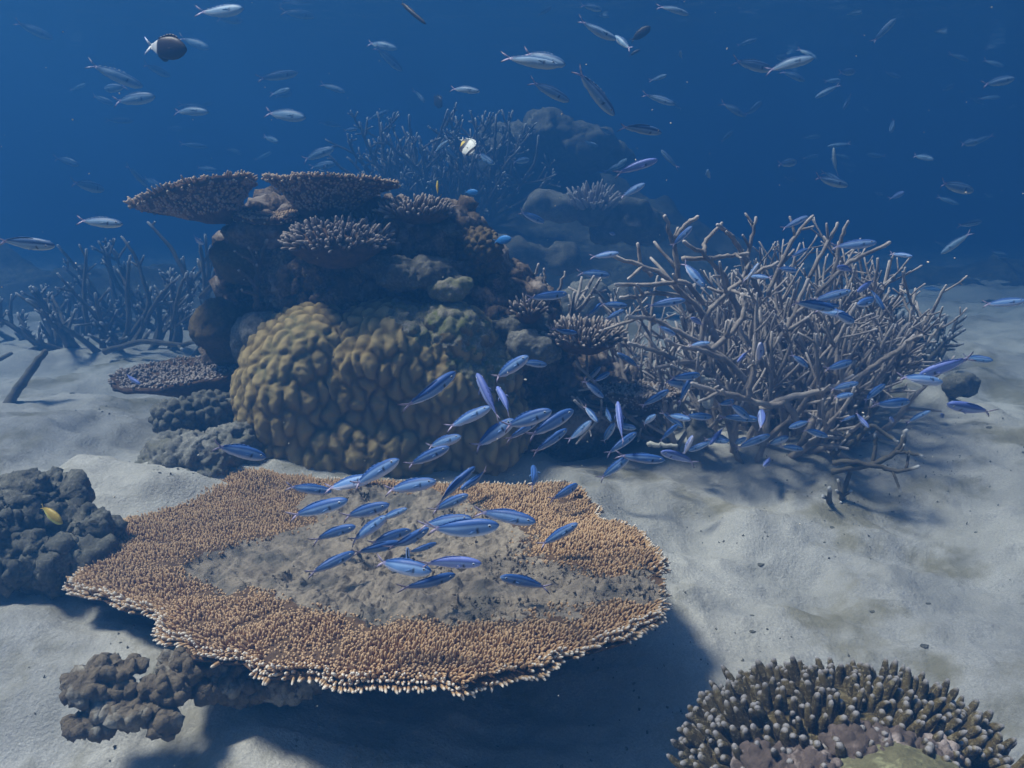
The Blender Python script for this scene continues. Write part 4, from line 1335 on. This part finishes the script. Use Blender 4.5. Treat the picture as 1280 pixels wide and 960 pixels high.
def school(region, rows, L0):
    for r in rows:
        tx, ty, hx, hy, c = r[:5]
        f = r[5] if len(r) > 5 else 0.94
        s = r[6] if len(r) > 6 else random.choice((1, -1))
        L = (r[7] if len(r) > 7 else L0) * random.uniform(.94, 1.06)
        key = (c, random.choice((0, 0, 1, 2)) if f > .6 else random.choice((1, 2)))
        me = FM[c][key[1]]
        if key in BASES:
            o = BASES[key].copy()
        else:
            o = bpy.data.objects.new('fusilier', me); BASES[key] = o
        COL.objects.link(o)
        up = (random.gauss(0, .30), random.gauss(0, .30) - (0.5 if c == 'l' else 0), 1)
        d = place(o, tx, ty, hx, hy, L, f, s, up)
        pl = math.hypot(hx - tx, hy - ty)
        if pl > 40 and d < 5.2:
            for sg in (1, -1):
                e = bpy.data.objects.new('eye', EYE)
                COL.objects.link(e)
                e.parent = o
                kw = 0.070 * np.interp(0.105, SPIN[0], SPIN[1]) ** .8
                e.location = (0.5 - 0.105, sg * kw * 0.93, 0.018)
                e.rotation_euler = (-sg * R(90), 0, 0)
                e.scale = (0.021, 0.021, 0.021)
        SCHOOL.append((region, heading(tx, ty, hx, hy, f), WORD[c], (tx + hx) / 2, o))


school('over the table coral', [
    (355, 648, 437, 624, 'b'), (424, 648, 488, 630, 'b'), (470, 652, 510, 635, 'b'), (388, 674, 446, 657, 'b'), (435, 680, 485, 644, 'b'), (385, 718, 441, 691, 'b'),
    (440, 692, 500, 678, 'b'), (460, 679, 512, 663, 'b'), (480, 694, 537, 659, 'b'), (508, 693, 545, 679, 'b'), (463, 702, 540, 714, 'b'), (524, 700, 602, 704, 'l', .94, 1), (500, 740, 568, 718, 'b'),
    (520, 658, 590, 647, 'b'), (527, 666, 624, 656, 'b', .97), (594, 637, 669, 652, 'b'), (672, 684, 722, 654, 'b'), (688, 733, 625, 721, 'b'), (689, 627, 722, 605, 'b', .85),
    (358, 608, 413, 614, 'b'), (402, 612, 468, 596, 'b', .94, 1), (433, 612, 500, 573, 'b')], .19)
school('by the lobed coral', [
    (505, 516, 569, 465, 'b', .97), (625, 528, 596, 466, 'l', .9, -1), (643, 521, 621, 483, 'l', .75, -1), (614, 476, 660, 445, 'b'), (648, 452, 684, 456, 'b'), (625, 537, 689, 513, 'b'), (590, 562, 643, 524, 'b'),
    (631, 552, 674, 524, 'b'), (658, 548, 717, 512, 'b', .97), (555, 537, 614, 508, 'b'), (505, 584, 562, 558, 'b'), (529, 560, 577, 545, 'b'), (539, 632, 593, 584, 'b', .97), (613, 588, 577, 611, 'b', .8, 1), (536, 641, 586, 618, 'b'),
    (478, 614, 546, 601, 'b'), (670, 608, 667, 583, 'b', .4, -1), (268, 556, 330, 571, 'b')], .19)
school('in the shadow beside the staghorn', [
    (664, 568, 709, 536, 'b'), (710, 553, 739, 526, 'b'), (728, 505, 747, 527, 'b', .8), (729, 481, 750, 459, 'b', .8), (740, 478, 763, 465, 'b', .8), (728, 474, 755, 497, 'b'), (802, 461, 771, 441, 'b'), (800, 509, 835, 488, 'b'),
    (844, 506, 867, 469, 'b'), (779, 556, 772, 502, 'l', .85, -1), (767, 531, 794, 535, 'b', .8), (756, 570, 796, 540, 'b'), (752, 556, 768, 529, 'b', .8), (754, 506, 764, 526, 'b', .6), (801, 531, 819, 519, 'b', .6), (821, 552, 848, 530, 'b'),
    (825, 514, 853, 533, 'b'), (747, 602, 787, 570, 'b', .97), (769, 570, 832, 575, 'b', .97)], .20)
school('before the low staghorn branches', [
    (872, 577, 825, 564, 'l', .9, 1), (895, 506, 919, 501, 'b', .7), (939, 436, 921, 453, 'l', .7), (854, 520, 891, 521, 'b'), (899, 519, 946, 524, 'b'), (955, 540, 951, 512, 'l', .55, -1), (908, 530, 887, 556, 'l', .8), (852, 571, 866, 545, 'l', .7),
    (915, 557, 932, 548, 'b', .5, 1), (919, 561, 961, 544, 'b'), (961, 556, 984, 547, 'b', .6, 1), (970, 557, 1006, 562, 'b'), (1016, 525, 985, 535, 'b'), (966, 572, 955, 582, 'l', .35, 1), (1030, 463, 1067, 451, 'b'), (1038, 487, 1071, 479, 'b'), (1038, 498, 1068, 492, 'b'),
    (1068, 516, 1085, 533, 'l', .8), (1050, 527, 1068, 520, 'b'), (1074, 504, 1108, 479, 'b'), (1089, 508, 1140, 501, 'b')], .21)
school('over sand right of the staghorn', [
    (1118, 470, 1182, 478, 'b'), (1214, 447, 1153, 468, 'l'), (1206, 447, 1236, 450, 'b', .8), (1246, 517, 1181, 504, 'l', .96, 1), (1134, 528, 1160, 515, 'b', .8), (1181, 524, 1176, 517, 'l', .35, 1), (1119, 530, 1112, 522, 'l', .35, 1), (1231, 381, 1277, 376, 'b')], .22)
school('among the upper staghorn branches', [
    (983, 373, 1046, 387, 'b'), (1015, 376, 1061, 364, 'b'), (1041, 309, 1092, 303, 'b'), (1067, 338, 1045, 333, 'l', .7), (1095, 348, 1070, 366, 'l', .8), (1087, 357, 1105, 387, 'b'), (978, 286, 1008, 271, 'b'), (932, 353, 947, 331, 'b', .7), (950, 456, 951, 429, 'l', .6),
    (839, 309, 864, 284, 'b'), (851, 326, 881, 358, 'b'), (880, 407, 863, 397, 'l', .7), (808, 382, 855, 375, 'b'), (748, 380, 785, 382, 'b'), (734, 398, 752, 379, 'b', .8), (754, 401, 781, 387, 'b')], .22)
school('before the outcrop\'s right slope', [
    (720, 341, 763, 344, 'b'), (656, 373, 710, 367, 'b'), (689, 413, 722, 416, 'b'), (738, 322, 773, 316, 'b'), (649, 264, 680, 278, 'b'), (775, 247, 805, 230, 'b'), (772, 294, 762, 291, 'l', .5)], .24)
school('high above the far slope', [
    (720, 27, 770, 49, 'p'), (790, 63, 768, 44, 'p', .7), (626, 71, 698, 82, 'p', .97), (652, 65, 707, 81, 'p'), (720, 86, 767, 143, 'p', .97), (662, 101, 711, 126, 'p'), (804, 117, 843, 130, 'p'), (771, 155, 828, 166, 'p'), (769, 216, 820, 200, 'l', .95, 1),
    (849, 212, 826, 187, 'p'), (822, 5, 861, 18, 'p'), (850, 74, 851, 64, 'p', .35, 1), (885, 224, 885, 213, 'p', .35, 1), (814, 101, 832, 94, 'p', .7), (640, 203, 662, 199, 'p', .7), (725, 6, 752, 12, 'p', .8), (560, 109, 600, 114, 'p', .94, 1, .27), (671, 20, 690, 8, 'p', .8), (750, 160, 764, 168, 'p', .6)], 0.29)
school('high above the staghorn', [
    (914, 75, 966, 87, 'p'), (902, 127, 931, 145, 'p'), (931, 146, 953, 126, 'p'), (898, 179, 917, 163, 'p'), (921, 57, 945, 49, 'p'), (940, 0, 924, 10, 'p'), (971, 7, 991, 23, 'p'), (1043, 16, 1063, 23, 'p'), (1092, 52, 1117, 26, 'p'), (1158, 36, 1183, 41, 'p'), (958, 86, 1013, 73, 'p'), (976, 88, 1007, 101, 'p'),
    (1046, 91, 1071, 89, 'p', .7), (1103, 90, 1127, 97, 'p'), (1049, 106, 1021, 121, 'p'), (1068, 114, 1053, 138, 'p'), (1120, 145, 1112, 167, 'p', .8), (1044, 222, 1042, 186, 'p'), (1013, 221, 1062, 232, 'p'), (1069, 20, 1083, 24, 'p', .7), (996, 59, 1021, 73, 'p'), (1104, 3, 1125, 1, 'p', .8)], 0.34)
school('in haze at upper right', [
    (1240, 169, 1214, 180, 'p'), (1230, 75, 1253, 82, 'p'), (1224, 107, 1271, 97, 'p'), (1211, 121, 1231, 131, 'p'), (1186, 66, 1212, 76, 'p'), (1168, 228, 1220, 239, 'p'), (1194, 283, 1230, 276, 'p'), (1168, 302, 1188, 308, 'p'), (1213, 291, 1179, 315, 'p'), (1114, 317, 1138, 320, 'b', .8), (1154, 360, 1173, 362, 'b', .7), (1115, 248, 1128, 241, 'l', .5, 1), (1090, 241, 1105, 243, 'p', .7), (1240, 315, 1256, 318, 'p', .7), (1176, 115, 1194, 105, 'p', .8)], 0.36)
school('in haze above the upper plates', [
    (455, 51, 498, 61, 'p'), (470, 59, 501, 87, 'p'), (321, 99, 371, 91, 'p'), (398, 104, 433, 115, 'p'), (328, 140, 384, 147, 'p'), (318, 201, 340, 190, 'p'), (374, 201, 418, 185, 'p'), (459, 150, 486, 138, 'p'), (398, 152, 426, 157, 'p'), (430, 163, 446, 161, 'p', .7), (298, 72, 323, 74, 'p'), (246, 19, 306, 10, 'p'), (352, 14, 392, 20, 'p'), (385, 210, 420, 204, 'p'), (540, 190, 560, 176, 'p')], 0.44)
school('in haze at upper left', [
    (114, 81, 173, 106, 'p'), (138, 128, 196, 120, 'p'), (110, 119, 144, 130, 'p'), (133, 150, 164, 151, 'p'), (210, 137, 263, 140, 'p'), (206, 160, 229, 161, 'p'), (226, 180, 257, 183, 'p'), (242, 209, 273, 213, 'p'), (224, 47, 264, 61, 'p'), (198, 9, 229, 23, 'p'), (120, 3, 152, 18, 'p'), (104, 48, 131, 54, 'p'), (116, 79, 143, 82, 'p'), (23, 30, 62, 46, 'p'), (92, 275, 156, 280, 'p', .97, 1, .24), (-10, 300, 72, 307, 'p', .97, 1, .24), (240, 296, 253, 304, 'l', .5), (60, 72, 86, 80, 'p')], .46)
school('over the far pale sand at left', [(151, 466, 177, 481, 'l', .85)], .20)

# fainter members of the shoals, farther off
def loose(region, n, box, Lr, c, seed, pl=(16, 34)):
    rs = np.random.RandomState(seed)
    rows = []
    have = [(q[3], (q[4].location)) for q in SCHOOL]
    for k in range(n):
        x, y = rs.uniform(box[0], box[2]), rs.uniform(box[1], box[3])
        a = math.radians(rs.choice((rs.normal(-8, 16), rs.normal(15, 20), rs.normal(-35, 15), 180 + rs.normal(0, 25)), p=(.45, .25, .15, .15)))
        l_ = rs.uniform(*pl)
        rows.append((x - l_ / 2 * math.cos(a), y + l_ / 2 * math.sin(a), x + l_ / 2 * math.cos(a), y - l_ / 2 * math.sin(a), c, rs.uniform(.6, .97)))
    school(region, rows, Lr)


loose('in haze at upper right', 20, (980, 5, 1275, 260), .40, 'p', 201, (14, 28))
loose('high above the staghorn', 8, (880, 5, 1110, 240), .38, 'p', 203, (14, 26))
loose('high above the far slope', 10, (520, 5, 860, 230), .40, 'p', 205, (16, 30))
loose('in haze above the upper plates', 10, (280, 5, 520, 200), .46, 'p', 207, (20, 34))
loose('in haze at upper left', 10, (5, 5, 260, 250), .46, 'p', 209, (20, 36))
loose('among upper staghorn branches', 9, (780, 300, 1110, 430), .20, 'b', 211, (24, 38))
loose('before the low staghorn branches', 9, (840, 440, 1090, 560), .19, 'b', 213, (26, 42))

seen = {}
for reg, hd, wd, x, o in SCHOOL:
    seen.setdefault((reg, hd, wd), []).append((x, o))
for (reg, hd, wd), lst in seen.items():
    lst.sort(key=lambda q: q[0])
    n = len(lst)
    for i, (x, o) in enumerate(lst):
        fish = {'blue': 'blue fusilier', 'lilac': 'lilac tinted fusilier', 'pale': 'pale fusilier'}[wd]
        lb = f'{fish} {hd} {reg}'
        if n > 1:
            if n == 2: lb += ', left one' if i == 0 else ', right one'
            else: lb += ', leftmost' if i == 0 else (', rightmost' if i == n - 1 else f', {NUM[i + 1]} from left')
        o['label'] = lb
        o['category'] = 'fish'
        o['group'] = 'fusiliers schooling over the reef'


# other fish
def single(name, label, me, tx, ty, hx, hy, L, f=.95, s=1, up=(0, 0, 1), cat='fish'):
    o = bpy.data.objects.new(name, me)
    COL.objects.link(o)
    place(o, tx, ty, hx, hy, L, f, s, up)
    return props(o, label, cat)


WHITE = (0.72, 0.74, 0.76)
DARK = (0.018, 0.014, 0.022)


def pig_damsel(t_, z):
    return WHITE if t_ > .70 else DARK


def pig_dark(t_, z):
    return (0.02, 0.022, 0.03)


def pig_bfly(t_, z):
    if t_ > .80: return (0.03, 0.03, 0.03)
    if t_ > .66 and z < .3: return (0.75, 0.55, 0.08)
    if 0.10 < t_ < 0.17: return (0.03, 0.03, 0.03)
    if t_ > .50 + .1 * z: return (0.03, 0.03, 0.035)
    return (0.78, 0.78, 0.72)


def pig_yellow(t_, z):
    return (0.62, 0.42, 0.03) if t_ > .3 or z < .3 else (0.38, 0.34, 0.06)


def pig_olive(t_, z):
    return (0.36, 0.26, 0.05) if z > -.3 else (0.50, 0.48, 0.12)


def pig_blue(t_, z):
    return (0.05, 0.25, 0.62)


def pig_wrasse(t_, z):
    if z > .35: return (0.30, 0.45, 0.75)
    if z > -.25: return (0.008, 0.01, 0.02)
    return (0.40, 0.55, 0.85)


SLIM = ((0, .02, .08, .2, .4, .6, .75, .84), (.2, .5, .8, 1, 1, .9, .7, .55))
single('damselfish', 'black bodied damselfish with a white forked tail swimming right at upper left', fish_mesh('damselfish', .215, .085, ROUND, pig_damsel, tail=(.19, .17, .07), dorsal=((.2, .66), .05), anal=((.42, .66), .06), tail_col=WHITE, tail_tip=(0.35, 0.45, 0.75)), 178, 57, 236, 62, .20)
single('butterflyfish', 'white and black butterflyfish with yellow patch diving above the outcrop', fish_mesh('butterflyfish', .36, .075, ROUND, pig_bfly, tail=(.14, .11, .10), dorsal=((.2, .75), .07), anal=((.45, .75), .06), tail_col=(.7, .7, .65)), 575, 171, 592, 193, .16, .85, 1, (0.7, 0, 0.7))
single('angelfish', 'dark oval fish hovering beside the hazy branching bush', fish_mesh('angelfish', .30, .08, ROUND, pig_dark, tail=(.15, .12, .10), dorsal=((.2, .78), .08), anal=((.45, .78), .07)), 541, 118, 553, 134, .2, .9)
single('damselfish', 'small dark fish pointing down below the butterflyfish', fish_mesh('damselfish', .17, .07, ROUND, pig_dark), 568, 198, 573, 214, .13, .9)
single('yellow_fish', 'tiny bright yellow fish just above the outcrop right of the highest plate', fish_mesh('yellow_fish', .22, .08, ROUND, pig_yellow), 547, 246, 547, 225, .10, .9, -1)
single('olive_damselfish', 'yellow olive damselfish hiding against the lumpy rock at the left edge', fish_mesh('olive_damselfish', .22, .09, ROUND, pig_olive, tail=(.15, .12, .08)), 49, 631, 79, 655, .10, .95)
single('cleaner_wrasse', 'slender blue cleaner fish with a black stripe curving over the table coral', fish_mesh('cleaner_wrasse', .062, .045, SLIM, pig_wrasse, tail=(.12, .05, .12), dorsal=((.25, .8), .015), anal=((.5, .8), .012), bend=0.85, pect=.05), 512, 722, 509, 683, .10, .95, 1, (-1, 0, .2))
single('damselfish', 'dark narrow damselfish with head tipped up in open water, above the far reef', fish_mesh('damselfish', .20, .07, ROUND, pig_dark), 789, 51, 812, 34, .17, .95)
single('damselfish', 'small thin dark fish under the tipped up damselfish in open water', fish_mesh('damselfish', .12, .06, ROUND, pig_dark), 786, 70, 800, 62, .12, .95)
single('needle_fish', 'thin dark curved fish diving right at the top of the water', fish_mesh('needle_fish', .045, .035, SLIM, pig_dark, tail=(.1, .05, .06), dorsal=((.4, .8), .012), bend=.3, pect=.04), 494, -2, 534, 31, .20, .95)
single('blue_fish', 'little round blue fish in hazy water right of the yellow fish', fish_mesh('blue_fish', .20, .08, ROUND, pig_blue), 580, 240, 598, 240, .13, .9)
single('blue_fish', 'little blue fish behind the knobbly coral on the right shoulder', bpy.data.meshes['blue_fish'], 617, 302, 639, 298, .15, .9)

# specks of plankton drifting in the water
rs = np.random.RandomState(12)
n = 420
pd = rs.uniform(0.9, 4.0, n)
pq = np.array([P(rs.uniform(-500, 1780), rs.uniform(-250, 960), d_) for d_ in pd])
okk = pq[:, 2] > H(pq[:, 0], pq[:, 1]) + .1
pq = pq[okk]
dd_ = rs.normal(0, 1, (len(pq), 3))
fv, ff, ft = fingers(pq, dd_, rs.uniform(.0010, .0028, len(pq)), rs.uniform(.0006, .0012, len(pq)), 5, seed=3)
props(mesh('plankton', fv, ff, M_PALE, static=False, attrs={'tip': ft}), kind='stuff')
